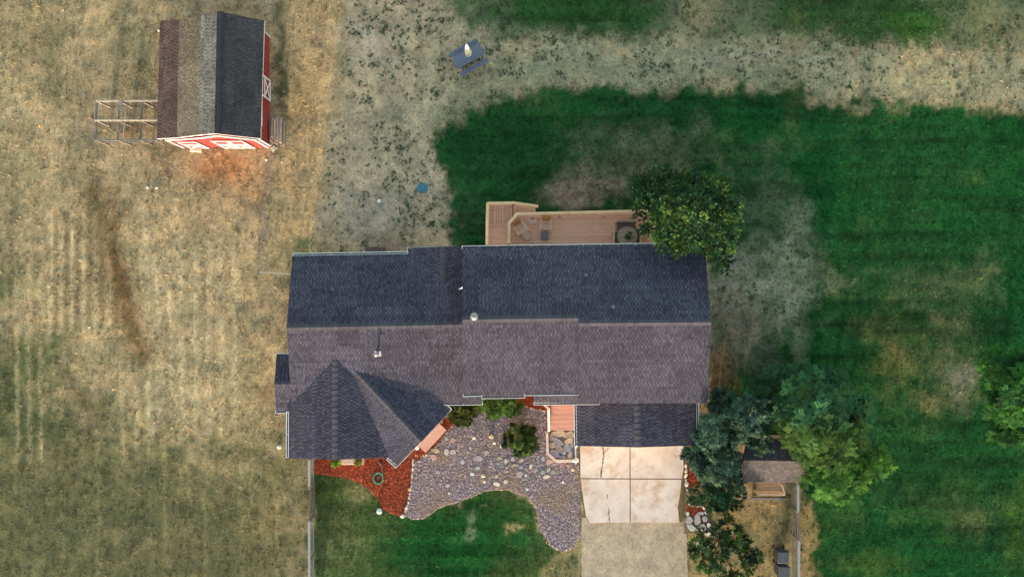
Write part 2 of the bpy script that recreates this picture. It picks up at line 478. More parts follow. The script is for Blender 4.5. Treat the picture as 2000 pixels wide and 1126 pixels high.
# -- the front lawn
zone([(612, 905), (700, 915), (790, 1000), (830, 1008), (900, 976), (950, 952), (1000, 952), (1042, 982), (1060, 1040), (1090, 1076), (1120, 1090), (1130, 1728), (612, 1728)],
     (82, 98, 54), 8, 1.0, 0.3, green=0.7, weed=0.1)
blob(900, 1060, 200, 110, (34, 80, 36), 0.95, 0.6, 0.4, green=1.0)
blob(960, 1010, 110, 55, (40, 84, 38), 0.85, 0.6, 0.4, green=1.0)
blob(860, 1090, 170, 90, (26, 78, 34), 0.75, 0.7, 0.4, green=1.0)
blob(690, 960, 46, 30, (138, 126, 92), 0.6, 1.0, 0.9, green=0.3)
blob(660, 1050, 60, 90, (118, 114, 76), 0.5, 1.0, 0.9, green=0.4)
blob(628, 1040, 12, 120, (62, 72, 48), 0.7, 0.9, 0.6)
blob(625, 940, 16, 30, (52, 72, 44), 0.6, 0.9, 0.6)
blob(1000, 1029, 24, 9, (178, 158, 108), 0.9, 0.7, 0.4, green=0.1, rot=12)
blob(920, 965, 60, 12, (110, 110, 62), 0.6, 1.0, 0.8)
for x, y in ((928, 1008), (916, 1052), (1028, 1070), (920, 1028)):
    blob(x, y, 8, 11, (132, 142, 112), 0.7, 0.9, 0.7)
zone([(1060, 1126), (1092, 1074), (1130, 1070), (1145, 900), (1128, 898), (1126, 1728), (1050, 1728)], (150, 136, 94), 14, 0.9, 0.6, green=0.1, weed=0.3)
N_c1 = fbm(PX, PY, 20, 101, 2); N_c2 = fbm(PX, PY, 40, 111, 3); DRY = 1 - 0.7 * GREEN
k_ = (smooth(0.42 + 1.9 * N_c1) * 0.42 * DRY)[..., None]; GC = GC * (1 - k_) + GC * np.array([0.52, 0.58, 0.62]) * k_
k_ = (smooth(0.1 + 2.0 * N_c2) * 0.45 * DRY)[..., None]; GC = GC * (1 - k_) + GC * np.array([1.32, 1.30, 1.26]) * k_
k_ = (smooth(-0.1 + 2.2 * fbm(PX, PY, 55, 121, 3)) * 0.5 * DRY)[..., None]; GC = GC * (1 - k_) + GC * np.array([0.74, 0.84, 0.86]) * k_
# fine variation everywhere; strips from the drill rows in the field only
fieldness = smooth((560 - PX) / 200) * smooth((PY - 250) / 100)
GC = GC * (1 + 0.10 * N_small + 0.07 * N_mid)[..., None]
GC = GC * (1 + 0.22 * fieldness * STREAK_V)[..., None]
GC = GC * (1 + GREEN * (0.6 * STREAK_H + 0.22 * N_mid + 0.2 * N_small))[..., None]

w_ = smooth(np.maximum(np.maximum(-PX - 60, PX - 2060), np.maximum(-PY - 60, PY - 1186)) / 440)
GC = GC * (1 - w_)[..., None] + np.array(C(132, 126, 88)) * w_[..., None]; GREEN = GREEN * (1 - w_)

def sample(arr, x, y):
    """arr at world x, y"""
    u = np.clip((x / S + 1000 - GX[0]) / 4.0, 0, len(GX) - 1.001); v = np.clip((563 - y / S - GY[0]) / 4.0, 0, len(GY) - 1.001)
    i, j = u.astype(int), v.astype(int); f, g = u - i, v - j
    if arr.ndim == 3: f, g = f[..., None], g[..., None]
    return (arr[j, i] * (1 - f) + arr[j, i + 1] * f) * (1 - g) + (arr[j + 1, i] * (1 - f) + arr[j + 1, i + 1] * f) * g

far = np.array([60, 90, 140, 220, 400, 800, 1500.0])
gx = np.concatenate([-far[::-1], np.arange(-48, 48.01, 1.0), far]); gx = np.unique(np.concatenate([gx, np.arange(-33, 33.01, 0.15)]))
gy = np.concatenate([-far[::-1], np.arange(-40, 40.01, 1.0), far]); gy = np.unique(np.concatenate([gy, np.arange(-19, 19.01, 0.15)]))
XX, YY = np.meshgrid(gx, gy)
def ground_z(x, y):
    return 0.030 * fbm(x * 30, y * 30, 25, 71, 2) - 0.035
ZZ = np.where((np.abs(XX) < 45) & (np.abs(YY) < 38), ground_z(XX, YY), -0.035)
nx, ny = len(gx), len(gy)
me = bpy.data.meshes.new('ground')
V = np.stack([XX, YY, ZZ], -1).reshape(-1, 3).astype(np.float32)
idx = np.arange(nx * ny).reshape(ny, nx)
F = np.stack([idx[:-1, :-1], idx[:-1, 1:], idx[1:, 1:], idx[1:, :-1]], -1).reshape(-1, 4).astype(np.int32)
me.vertices.add(len(V)); me.vertices.foreach_set('co', V.ravel())
me.loops.add(F.size); me.loops.foreach_set('vertex_index', F.ravel())
me.polygons.add(len(F)); me.polygons.foreach_set('loop_start', (np.arange(len(F)) * 4).astype(np.int32))
a = me.attributes.new('tint', 'FLOAT_COLOR', 'POINT')
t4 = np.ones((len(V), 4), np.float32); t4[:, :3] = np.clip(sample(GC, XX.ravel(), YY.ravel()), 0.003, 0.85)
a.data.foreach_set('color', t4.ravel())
a = me.attributes.new('green', 'FLOAT', 'POINT')
a.data.foreach_set('value', sample(GREEN, XX.ravel(), YY.ravel()).astype(np.float32))
me.update(calc_edges=True)
gm = bpy.data.materials.new('ground_cover'); gm.use_nodes = True
N = gm.node_tree.nodes; L = gm.node_tree.links; b = N['Principled BSDF']
b.inputs['Roughness'].default_value = 0.95; b.inputs['Specular IOR Level'].default_value = 0.05
at = N.new('ShaderNodeAttribute'); at.attribute_name = 'tint'
tc = N.new('ShaderNodeTexCoord')
def nnode(scale, detail, rough):
    n = N.new('ShaderNodeTexNoise'); n.inputs['Scale'].default_value = scale; n.inputs['Detail'].default_value = detail; n.inputs['Roughness'].default_value = rough
    L.new(tc.outputs['Object'], n.inputs['Vector']); return n
n1 = nnode(2.2, 8, 0.75); n2 = nnode(9.0, 5, 0.7)
def mrange(src, lo, hi):
    r = N.new('ShaderNodeMapRange'); r.inputs['From Min'].default_value = 0.3; r.inputs['From Max'].default_value = 0.7
    r.inputs['To Min'].default_value = lo; r.inputs['To Max'].default_value = hi; L.new(src, r.inputs['Value']); return r.outputs[0]
mu = N.new('ShaderNodeMath'); mu.operation = 'MULTIPLY'
L.new(mrange(n1.outputs['Fac'], 0.72, 1.28), mu.inputs[0]); L.new(mrange(n2.outputs['Fac'], 0.62, 1.38), mu.inputs[1])
sc = N.new('ShaderNodeVectorMath'); sc.operation = 'SCALE'
L.new(at.outputs['Color'], sc.inputs[0]); L.new(mu.outputs[0], sc.inputs['Scale'])
L.new(sc.outputs[0], b.inputs['Base Color'])
bp = N.new('ShaderNodeBump'); bp.inputs['Strength'].default_value = 0.5; bp.inputs['Distance'].default_value = 0.05
L.new(n2.outputs['Fac'], bp.inputs['Height']); L.new(bp.outputs[0], b.inputs['Normal'])
ground = link_mesh('ground', me, gm); props(ground, 'wide yard of dry field, thin grey turf and green lawn', 'ground', kind='structure')

# ---------------- beds and paving outlines, in survey pixels
GRAVEL = [(872, 842), (885, 826), (935, 808), (1000, 792), (1040, 797), (1070, 802), (1070, 850), (1078, 890), (1130, 902), (1132, 960), (1132, 1045), (1120, 1070), (1097, 1077), (1074, 1064),
          (1056, 1032), (1046, 990), (1028, 968), (988, 955), (950, 957), (900, 978), (860, 990), (828, 1011), (804, 1014), (791, 1006), (800, 962), (806, 902), (832, 888), (852, 870)]
MULCH = [(612, 880), (760, 870), (830, 860), (868, 815), (892, 818), (890, 828), (872, 842), (852, 868), (832, 886), (807, 900), (802, 960), (793, 1004), (786, 1009), (768, 1003), (746, 991), (736, 970), (714, 949), (688, 936), (660, 929), (612, 924)]
MULCH_B = [(1012, 760), (1062, 760), (1070, 800), (1040, 795), (1008, 792)]
MULCH_C = [(1337, 890), (1368, 905), (1366, 945), (1340, 952)]
MULCH_D = [(1341, 978), (1378, 988), (1372, 1006), (1341, 1004)]
STONEBED = [(1337, 872), (1350, 880), (1352, 985), (1388, 1000), (1392, 1040), (1336, 1040)]
GRAVEL_DRIVE = [(1136, 1010), (1340, 1010), (1344, 1126), (1352, 1500), (1136, 1500)]
DRIVE = [(1132, 840), (1337, 840), (1337, 1019), (1132, 1019)]
HOUSE_FP = [[(600, 510), (910, 500), (910, 780), (860, 800), (770, 880), (600, 870), (580, 780), (565, 700), (600, 620)], [(905, 490), (1330, 490), (1330, 770), (905, 770)], [(1128, 740), (1330, 740), (1330, 845), (1128, 845)]]
BARN_FP = [(336, 60), (530, 60), (526, 287), (336, 287)]

def resample(poly, step=0.25, jit=0.04, seed=0):
    rr = random.Random(seed); out = []
    for i in range(len(poly)):
        a = P(*poly[i]); b = P(*poly[(i + 1) % len(poly)])
        k = max(1, int((b - a).length / step))
        for j in range(k):
            p = a.lerp(b, j / k); out.append((p.x + rr.uniform(-jit, jit), p.y + rr.uniform(-jit, jit)))
    return out
def bed(name, poly, z, m, label, cat, jit=0.05, lip=0.05):
    pts = resample(poly, 0.25, jit, len(poly))
    o = MB().prism([(x, y, z) for x, y in pts], lip).build(name, m)
    return props(o, label, cat, kind='structure')
M_gravelbase = mat('gravel_soil', C(150, 134, 130), 0.95, 5, 0.25, 0.4, 40)
M_mulchbase = mat('mulch_soil', C(136, 68, 48), 0.95, 3, 0.3, 0.5, 40)
M_drivegravel = mat('drive_gravel', C(188, 170, 146), 0.95, 1.2, 0.2, 0.6, 35)
bed('gravel_bed', GRAVEL, 0.020, M_gravelbase, 'bed of purple grey gravel before the porch', 'gravel bed')
bed('mulch_bed', MULCH, 0.026, M_mulchbase, 'red mulch bed along the diagonal front gable', 'mulch bed')
bed('mulch_bed', MULCH_B, 0.032, M_mulchbase, 'small red mulch bed beside the porch stairs', 'mulch bed')
bed('stone_bed', STONEBED, 0.014, mat('stone_soil', C(120, 108, 92), 0.95, 5, 0.3, 0.4), 'narrow stony bed along the driveway', 'stone bed')
bed('mulch_bed', MULCH_C, 0.026, M_mulchbase, 'upper red mulch patch between driveway and spruce', 'mulch bed')
bed('mulch_bed', MULCH_D, 0.026, M_mulchbase, 'lower red mulch patch between driveway and spruce', 'mulch bed')
bed('gravel_drive', GRAVEL_DRIVE, 0.010, M_drivegravel, 'pale gravel drive below the concrete driveway', 'gravel drive', 0.03)

def points_in(poly, n, seed, ex=()):
    rr = np.random.default_rng(seed)
    x0, y0 = np.min(poly, 0); x1, y1 = np.max(poly, 0)
    x = rr.uniform(x0, x1, n); y = rr.uniform(y0, y1, n)
    k = inside(x, y, poly)
    for e in ex: k &= ~inside(x, y, e)
    return np.stack([(x[k] - 1000) * S, -(y[k] - 563) * S], -1)
def pick(cols, n, seed, var=0.18):
    rr = np.random.default_rng(seed)
    c = np.array([C(*k) for k in cols])[rr.integers(0, len(cols), n)]
    return c * rr.uniform(1 - var, 1 + var, (n, 1))
def patchy(p, c):
    """soil and dry weeds have worked up between the pebbles in places"""
    f = np.clip((fbm(p[:, 0] * 30, p[:, 1] * 30, 60, 301, 3) - 0.05) * 3, 0, 0.5)[:, None]
    return c * (1 - f) + np.array([C(168, 142, 108)]) * f
PEB_V = [(1, 0, 0), (-0.8, 0.3, 0.1), (0.1, 0.9, 0), (-0.1, -0.9, 0.1), (0.05, 0.1, 0.7), (0, 0, -0.5)]
PEB_F = [(0, 2, 4), (2, 1, 4), (1, 3, 4), (3, 0, 4), (2, 0, 5), (1, 2, 5), (3, 1, 5), (0, 3, 5)]
def pebbles(name, poly, n, seed, cols, r0, r1, z, label, ex=()):
    p = points_in(poly, n, seed, ex); k = len(p); rr = np.random.default_rng(seed + 1)
    fx = frames(np.stack([rr.normal(0, .25, k), rr.normal(0, .25, k), np.ones(k)], -1), rr.uniform(0, 6.28, k))
    o = scatter(name, PEB_V, PEB_F, np.column_stack([p, np.full(k, z)]), *fx, rr.uniform(r0, r1, k), patchy(p, pick(cols, k, seed + 2, 0.3)), mat_attr('pebble_tint', 0.85, 20, 0.15), kind='stuff')
    return props(o, label, 'gravel')
pebbles('gravel', GRAVEL, 40000, 3, [(172, 152, 156), (148, 132, 146), (132, 120, 136), (188, 172, 172), (168, 138, 138), (122, 112, 124), (202, 190, 186), (158, 142, 130)], 0.025, 0.062, 0.026, 'purple and grey gravel spread before the porch')
pebbles('gravel', GRAVEL_DRIVE, 9000, 5, [(196, 174, 146), (178, 158, 132), (208, 190, 164), (150, 132, 110)], 0.012, 0.03, 0.012, 'fine pale gravel on the drive')
CH_V = [(-1, -0.22, 0), (1, -0.16, 0.05), (1, 0.2, 0.12), (-1, 0.18, 0.1)]
def chips(name, poly, n, seed, z, label):
    p = points_in(poly, n, seed); k = len(p); rr = np.random.default_rng(seed + 1)
    fx = frames(np.stack([rr.normal(0, .35, k), rr.normal(0, .35, k), np.ones(k)], -1), rr.uniform(0, 6.28, k))
    o = scatter(name, CH_V, [(0, 1, 2, 3)], np.column_stack([p, z + rr.uniform(0, 0.03, k)]), *fx, rr.uniform(0.03, 0.08, k),
                pick([(192, 88, 58), (160, 70, 46), (208, 108, 74), (112, 50, 36), (178, 82, 58), (146, 82, 58)], k, seed + 2, 0.3), mat_attr('mulch_tint', 0.9, 20, 0.2), kind='stuff')
    return props(o, label, 'mulch')
chips('mulch', MULCH, 22000, 13, 0.035, 'red bark chips along the diagonal front gable')
chips('mulch', MULCH_B, 2500, 14, 0.042, 'red bark chips beside the porch stairs')
chips('mulch', MULCH_C, 1500, 15, 0.035, 'red bark chips by the driveway, upper patch')
chips('mulch', MULCH_D, 900, 16, 0.035, 'red bark chips by the driveway, lower patch')

# ---------------- concrete driveway: four slabs with open joints
dw = bpy.data.objects.new('driveway', None); COL.objects.link(dw); dw.location = P(1232, 940)
props(dw, 'pale concrete driveway of four cracked slabs', 'driveway', kind='structure')
def concrete():
    m = bpy.data.materials.new('concrete'); m.use_nodes = True
    N = m.node_tree.nodes; L = m.node_tree.links; b = N['Principled BSDF']; b.inputs['Roughness'].default_value = 0.9; b.inputs['Specular IOR Level'].default_value = 0.2
    tc = N.new('ShaderNodeTexCoord')
    def ns(s, d, r=0.6):
        n = N.new('ShaderNodeTexNoise'); n.inputs['Scale'].default_value = s; n.inputs['Detail'].default_value = d; n.inputs['Roughness'].default_value = r
        L.new(tc.outputs['Object'], n.inputs['Vector']); return n.outputs['Fac']
    def ramp(src, stops):
        r = N.new('ShaderNodeValToRGB'); L.new(src, r.inputs[0])
        for i, (p, c) in enumerate(stops):
            e = r.color_ramp.elements[i] if i < 2 else r.color_ramp.elements.new(p)
            e.position = p; e.color = (*c, 1)
        return r.outputs[0]
    base = ramp(ns(0.7, 6, 0.6), [(0.3, C(208, 188, 174)), (0.62, C(230, 218, 210))])
    stain = ramp(ns(0.9, 7, 0.7), [(0.50, (1, 1, 1)), (0.64, (0.80, 0.68, 0.55))])
    fine = ramp(ns(26, 3), [(0.3, (0.88, 0.88, 0.88)), (0.7, (1.05, 1.05, 1.05))])
    def mul(a, c):
        x = N.new('ShaderNodeVectorMath'); x.operation = 'MULTIPLY'; L.new(a, x.inputs[0]); L.new(c, x.inputs[1]); return x.outputs[0]
    L.new(mul(mul(base, stain), fine), b.inputs['Base Color'])
    return m
M_conc = concrete()
SLABS = [[(1133, 842), (1229.6, 842), (1229.6, 933.4), (1134, 933)], [(1231.6, 842), (1335, 842), (1335, 915), (1332, 933.6), (1231.6, 933.4)],
         [(1135, 935), (1229.8, 935.4), (1230, 1019), (1152, 1019.5), (1144, 1006), (1141, 985)], [(1231.8, 935.4), (1331, 935.6), (1329, 960), (1324, 990), (1327, 1019), (1232, 1019)]]
for i, sl in enumerate(SLABS):
    MB().prism([P(x, y, 0.075) for x, y in sl], 0.13).build('slab', M_conc, dw)
M_crack = mat('crack_dirt', C(120, 92, 66), 0.95, 8, 0.3)
def crack(pts, w, seed):
    rr = random.Random(seed); up = []; dn = []
    for i in range(len(pts) - 1):
        a = P(*pts[i]); b = P(*pts[i + 1])
        for j in range(6):
            p = a.lerp(b, j / 6); k = w * rr.uniform(0.3, 1.5)
            jx = rr.uniform(-0.03, 0.03)
            n = Vector((-(b - a).y, (b - a).x, 0)).normalized()
            up.append(p + n * (k / 2 + jx)); dn.append(p - n * (k / 2 - jx))
    vs = [(p.x, p.y, 0.0795) for p in up + dn]; n = len(up)
    MB().add(vs, [(i, i + 1, n + i + 1, n + i) for i in range(n - 1)]).build('crack', M_crack, dw)
crack([(1177, 871), (1179, 885), (1177, 905), (1174, 920), (1173, 933)], 0.07, 1)
crack([(1178, 884), (1186, 876), (1190, 872)], 0.04, 2)
crack([(1173, 918), (1182, 920)], 0.03, 3)
crack([(1189, 990), (1189, 1005), (1190, 1019)], 0.05, 4)
crack([(1185, 964), (1186, 974)], 0.04, 5)
M_joint = mat('joint_soil', C(118, 100, 70), 0.95, 8, 0.3)
MB().prism([P(x, y, 0.052) for x, y in [(1132.5, 842), (1336, 842), (1335, 1018), (1150, 1018), (1140, 1000)]], 0.08).build('joint_fill', M_joint, dw)

# ------------------------------------------------------------------ roofs
M_shingle = mat_attr('shingle_tint', 0.9, 40, 0.18, spec=0.1)
M_deckroof = mat('roof_felt', (0.06, 0.055, 0.06), 0.95, 8, 0.2)
M_cap = mat('ridge_cap', (0.066, 0.063, 0.078), 0.9, 12, 0.2, 0.3, 60, obj_random=0.16)
M_white = mat('white_trim', (0.78, 0.77, 0.75), 0.6, 4, 0.05)
M_gutter_in = mat('gutter_bed', (0.16, 0.15, 0.14), 0.8, 10, 0.4)
M_siding = mat('tan_siding', (0.42, 0.36, 0.29), 0.85, 3, 0.08, 0.2, 12, (0.3, 0.3, 8))
M_glass = mat('dark_glass', (0.03, 0.035, 0.04), 0.08, 3, 0.1, spec=0.6)
M_metal = mat('galvanised', (0.30, 0.30, 0.31), 0.5, 20, 0.15, metal=0.7)
M_darkmetal = mat('dark_metal', (0.05, 0.05, 0.055), 0.5, 20, 0.2)
HOUSE_TONE = (0.050, 0.047, 0.063)
camo = Vector((0, 0, H))

def plane_of(r0, r1, e):
    n = (r1 - r0).cross(e - r0).normalized()
    if n.z < 0: n = -n
    return r0.copy(), n
def on_plane(px, py, pl):
    p0, n = pl
    d = P(px, py, 0) - camo
    t = (p0 - camo).dot(n) / d.dot(n)
    return camo + d * t
def plane_z(pl, x, y):
    p0, n = pl
    return p0.z - (n.x * (x - p0.x) + n.y * (y - p0.y)) / n.z

def shingles(parent, poly, pl, u, tone=HOUSE_TONE, exposure=0.155, unit=0.19, light=1.65, seed=0, bands=None, var=0.16):
    p0, n = pl
    u = (u - n * u.dot(n)).normalized(); v = n.cross(u).normalized()
    if v.z < 0: u = -u; v = -v
    o = p0
    q = [((p - o).dot(u), (p - o).dot(v)) for p in poly]
    ar = sum(q[i][0] * q[(i + 1) % len(q)][1] - q[(i + 1) % len(q)][0] * q[i][1] for i in range(len(q)))
    if ar < 0: q = q[::-1]
    u0, u1 = min(a for a, b in q), max(a for a, b in q); v0, v1 = min(b for a, b in q), max(b for a, b in q)
    rr = random.Random(seed)
    wear = [[rr.uniform(-1, 1) for _ in range(53)] for _ in range(61)]
    vs = []; fs = []; tn = []
    j0 = math.floor(v0 / exposure) - 1; j1 = math.ceil(v1 / exposure) + 1
    for j in range(j0, j1):
        vb = j * exposure; vt = vb + exposure
        off = (j % 2) * unit * 0.5 + rr.uniform(-0.2, 0.2) * unit
        rt = rr.uniform(0.90, 1.10)
        k0 = math.floor((u0 - off) / unit) - 1; k1 = math.ceil((u1 - off) / unit) + 1
        for k in range(k0, k1):
            a = k * unit + off; w = unit * rr.uniform(0.36, 0.56)
            for (x0, x1, lt) in ((a, a + unit - w, 0), (a + unit - w, a + unit, 1)):
                if x1 < u0 or x0 > u1: continue
                h = 0.020 if lt else 0.009
                t = rt * (rr.uniform(light - 0.45, light + 0.25) if lt else rr.uniform(1 - var, 1 + var))
                if lt and rr.random() < 0.2: t = rr.uniform(0.8, 1.1)
                t *= 1 + 0.16 * wear[int(a * 0.8) % 61][int(j * 0.13) % 53]
                c = len(vs)
                for (x, y, z) in ((x0, vb, h), (x1, vb, h), (x1, vt, 0.002), (x0, vt, 0.002), (x0, vb, 0.0), (x1, vb, 0.0)):
                    vs.append(o + u * x + v * y + n * (0.006 + z))
                fs.append((c, c + 1, c + 2, c + 3)); fs.append((c + 4, c + 5, c + 1, c)); tn += [t, t * 0.8]
    off = origin_of(parent)
    me = bpy.data.meshes.new('shingles')
    me.from_pydata([tuple(p - off) for p in vs], [], fs)
    bm = bmesh.new(); bm.from_mesh(me)
    lay = bm.faces.layers.float.new('tn')
    bm.faces.ensure_lookup_table()
    for f, t in zip(bm.faces, tn): f[lay] = t
    nq = len(q)
    for i in range(nq):
        a = Vector(q[i]); b_ = Vector(q[(i + 1) % nq]); e = b_ - a
        no = u * e.y - v * e.x        # outward for a counter-clockwise outline
        bmesh.ops.bisect_plane(bm, geom=list(bm.verts) + list(bm.edges) + list(bm.faces), dist=1e-5, plane_co=o + u * a.x + v * a.y - off, plane_no=no, clear_outer=True)
    cl = bm.loops.layers.float_color.new('tint')
    for f in bm.faces:
        t = f[lay]; base = tone
        if bands:
            d = (f.calc_center_median() + off - o).dot(v)
            for lim, bt in bands:
                if d < lim: base = bt; break
        for l in f.loops: l[cl] = (base[0] * t, base[1] * t, base[2] * t, 1)
    bm.to_mesh(me); bm.free()
    s = link_mesh('shingles', me, M_shingle, parent); s['kind'] = 'stuff'
    return s

def slope(house, pl, poly_px, u, seed, thick=0.14, edge=M_deckroof, **k):
    poly = [on_plane(x, y, pl) for x, y in poly_px]
    s = MB().prism(poly, thick).build('roof_slope', edge, house)
    shingles(s, poly, pl, u, seed=seed, **k)
    return s

CAPM = {}
def ridge_caps(parent, a, b, sl_a, sl_b, size=0.30, width=0.17, m=None):
    """separate folded cap pieces along a ridge; sl_a / sl_b: fall per metre on either side"""
    d = (b - a); n = max(1, int(d.length / size)); d.normalize()
    key = (round(sl_a, 2), round(sl_b, 2), width, size, (m or M_cap).name)
    s = d.cross(Vector((0, 0, 1))).normalized(); t = s.cross(d)
    if key not in CAPM:
        L = size * 1.02
        vs = []
        for (x, z) in ((0, 0.012), (L, 0.030)):
            vs += [(x, -width, z - sl_a * width), (x, 0, z), (x, width, z - sl_b * width), (x, -width, z - 0.02 - sl_a * width), (x, width, z - 0.02 - sl_b * width)]
        me = bpy.data.meshes.new('ridge_cap_shingle')
        me.from_pydata(vs, [], [(0, 5, 6, 1), (1, 6, 7, 2), (5, 8, 9, 7, 6), (0, 3, 8, 5), (2, 7, 9, 4), (0, 1, 2, 4, 3)])
        me.materials.append(m or M_cap); CAPM[key] = me
    org = origin_of(parent)
    for i in range(n):
        o = bpy.data.objects.new('ridge_cap_shingle', CAPM[key]); COL.objects.link(o); o.parent = parent
        p = a + d * (i * (b - a).length / n) - org + Vector((0, 0, 0.02))
        # local x along ridge, local y = -s so that -y side is sl_a
        o.matrix_local = Matrix(((d.x, -s.x, t.x, p.x), (d.y, -s.y, t.y, p.y), (d.z, -s.z, t.z, p.z), (0, 0, 0, 1)))

def gutter(house, pts, z, w=0.12):
    for i in range(len(pts) - 1):
        a = P(*pts[i], z); b = P(*pts[i + 1], z); d = (b - a).normalized(); s = Vector((-d.y, d.x, 0))
        mb = MB()
        mb.bar(a + s * w / 2, b + s * w / 2, 0.025, 0.11)
        mb.bar(a - s * w / 2, b - s * w / 2, 0.025, 0.11)
        mb.bar(a - d * 0.01 - s * (w / 2 + .01), a - d * 0.01 + s * (w / 2 + .01), 0.02, 0.105)
        mb.bar(b + d * 0.01 - s * (w / 2 + .01), b + d * 0.01 + s * (w / 2 + .01), 0.02, 0.105)
        g = mb.build('gutter', M_white, house)
        MB().bar(a - Vector((0, 0, 0.03)), b - Vector((0, 0, 0.03)), w - 0.03, 0.03).build('gutter_floor', M_gutter_in, g)
        L = (b - a).length; k = int(L / 0.9)
        for j in range(1, k):
            c = a.lerp(b, j / k)
            MB().bar(c - s * w / 2, c + s * w / 2, 0.02, 0.015).build('gutter_hanger', M_white, g)

house = empty('house', (0, -2.2, 0), 'sprawling house under dark shingled gable roofs, with attached garage', 'house')
# A: west wing
A_r0, A_r1 = P(560, 640, 4.1), P(940, 633, 4.1)
A_n = plane_of(A_r0, A_r1, P(700, 496.5, 2.9)); A_s = plane_of(A_r0, A_r1, P(890, 787, 2.8))
uA = A_r1 - A_r0
sA = slope(house, A_n, [(571, 499), (940, 493), (940, 633), (560, 640)], uA, 1)
slope(house, A_s, [(560, 640), (940, 633), (942, 787), (570, 790)], uA, 2)
ridge_caps(sA, A_r0, A_r1, 0.31, 0.31)
# B: taller east block, two ridges on one north slope
B_r0, B_r1 = P(1130, 631, 5.86), P(1389, 629, 5.86)
B_n = plane_of(B_r0, B_r1, P(1280, 478.5, 4.4)); B_s = plane_of(B_r0, B_r1, P(1250, 787, 4.45))
uB = B_r1 - B_r0
m0, m1 = on_plane(903, 624, B_n), on_plane(1130, 621, B_n)
B_m = plane_of(m0, m1, P(1000, 770, 4.52))
slope(house, B_n, [(903, 484), (1130, 480.8), (1130, 621), (903, 624)], uB, 3)
sB = slope(house, B_n, [(1130, 480.8), (1376, 477), (1389, 629), (1130, 631)], uB, 3)
slope(house, B_s, [(1130, 631), (1389, 629), (1382, 787), (1130, 787)], uB, 4)
sM = slope(house, B_m, [(903, 624), (1130, 621), (1132, 768.5), (905, 771)], m1 - m0, 5)
ridge_caps(sB, B_r0, B_r1, 0.36, 0.33); ridge_caps(sM, m0, m1, 0.36, 0.31)
# C: garage gable
C_r0, C_r1 = P(1246, 873, 3.9), P(1244, 745, 3.9)
C_w = plane_of(C_r0, C_r1, P(1126, 830, 3.0)); C_e = plane_of(C_r0, C_r1, P(1361, 800, 2.98))
sC = slope(house, C_w, [(1246, 873), (1124, 870), (1126, 770), (1244, 748)], C_r1 - C_r0, 6)
slope(house, C_e, [(1246, 873), (1358, 869), (1361, 770), (1244, 748)], C_r1 - C_r0, 7)
ridge_caps(sC, C_r0, C_r1, 0.27, 0.27)
# D: front gable of the west wing
D_r0, D_r1 = P(654, 897, 3.58), P(655, 694, 3.58)
D_w = plane_of(D_r0, D_r1, P(564, 850, 2.8)); D_e = plane_of(D_r0, D_r1, P(757, 893, 2.79))
sD = slope(house, D_w, [(654, 897), (562, 894), (565, 780), (655, 680)], D_r1 - D_r0, 8)
slope(house, D_e, [(654, 897), (757, 893), (752, 800), (655, 680)], D_r1 - D_r0, 9)
ridge_caps(sD, D_r0, D_r1, 0.29, 0.29)
# E: diagonal gable
E_r0, E_r1 = P(823, 862, 3.36), P(679, 709, 3.36)
E_sw = plane_of(E_r0, E_r1, P(776, 910, 2.76)); E_ne = plane_of(E_r0, E_r1, P(880, 801, 2.73))
sE = slope(house, E_sw, [(823, 862), (776, 910), (750, 886), (668, 722), (679, 709)], E_r1 - E_r0, 10)
slope(house, E_ne, [(823, 862), (880, 801), (861, 780), (700, 700), (679, 709)], E_r1 - E_r0, 11)
ridge_caps(sE, E_r0, P(684, 714, 3.36), 0.28, 0.28)
# F: small back gable
F_r0, F_r1 = P(865, 481, 3.47), P(865, 562, 3.47)
F_w = plane_of(F_r0, F_r1, P(797, 490, 2.9)); F_e = plane_of(F_r0, F_r1, P(918, 490, 3.03))
sF = slope(house, F_w, [(865, 481), (797, 484), (794, 499), (865, 575)], F_r1 - F_r0, 12)
slope(house, F_e, [(865, 481), (912, 481), (912, 560), (865, 575)], F_r1 - F_r0, 13)
ridge_caps(sF, F_r0, F_r1, 0.29, 0.29)
# G: chimney chase on the west end
G_r0, G_r1 = P(536, 750, 3.08), P(573, 749.4, 3.08)
G_n = plane_of(G_r0, G_r1, P(550, 693, 2.6)); G_s = plane_of(G_r0, G_r1, P(550, 803, 2.58))
sG = slope(house, G_n, [(536, 750), (540, 693), (569, 693), (573, 750)], G_r1 - G_r0, 14)
slope(house, G_s, [(536, 750), (539, 804), (568, 803), (573, 750)], G_r1 - G_r0, 15)
ridge_caps(sG, G_r0, G_r1, 0.3, 0.3)
# low roofs under the front eave
h1 = plane_of(P(941, 755, 4.42), P(1025, 754, 4.42), P(980, 774, 4.22)); slope(house, h1, [(941, 752), (1025, 752), (1025, 774), (941, 774)], uB, 16)
h2 = plane_of(P(1043, 760, 3.75), P(1170, 760, 3.75), P(1100, 787, 3.45)); slope(house, h2, [(1043, 755), (1170, 755), (1170, 787), (1043, 787)], uB, 17)
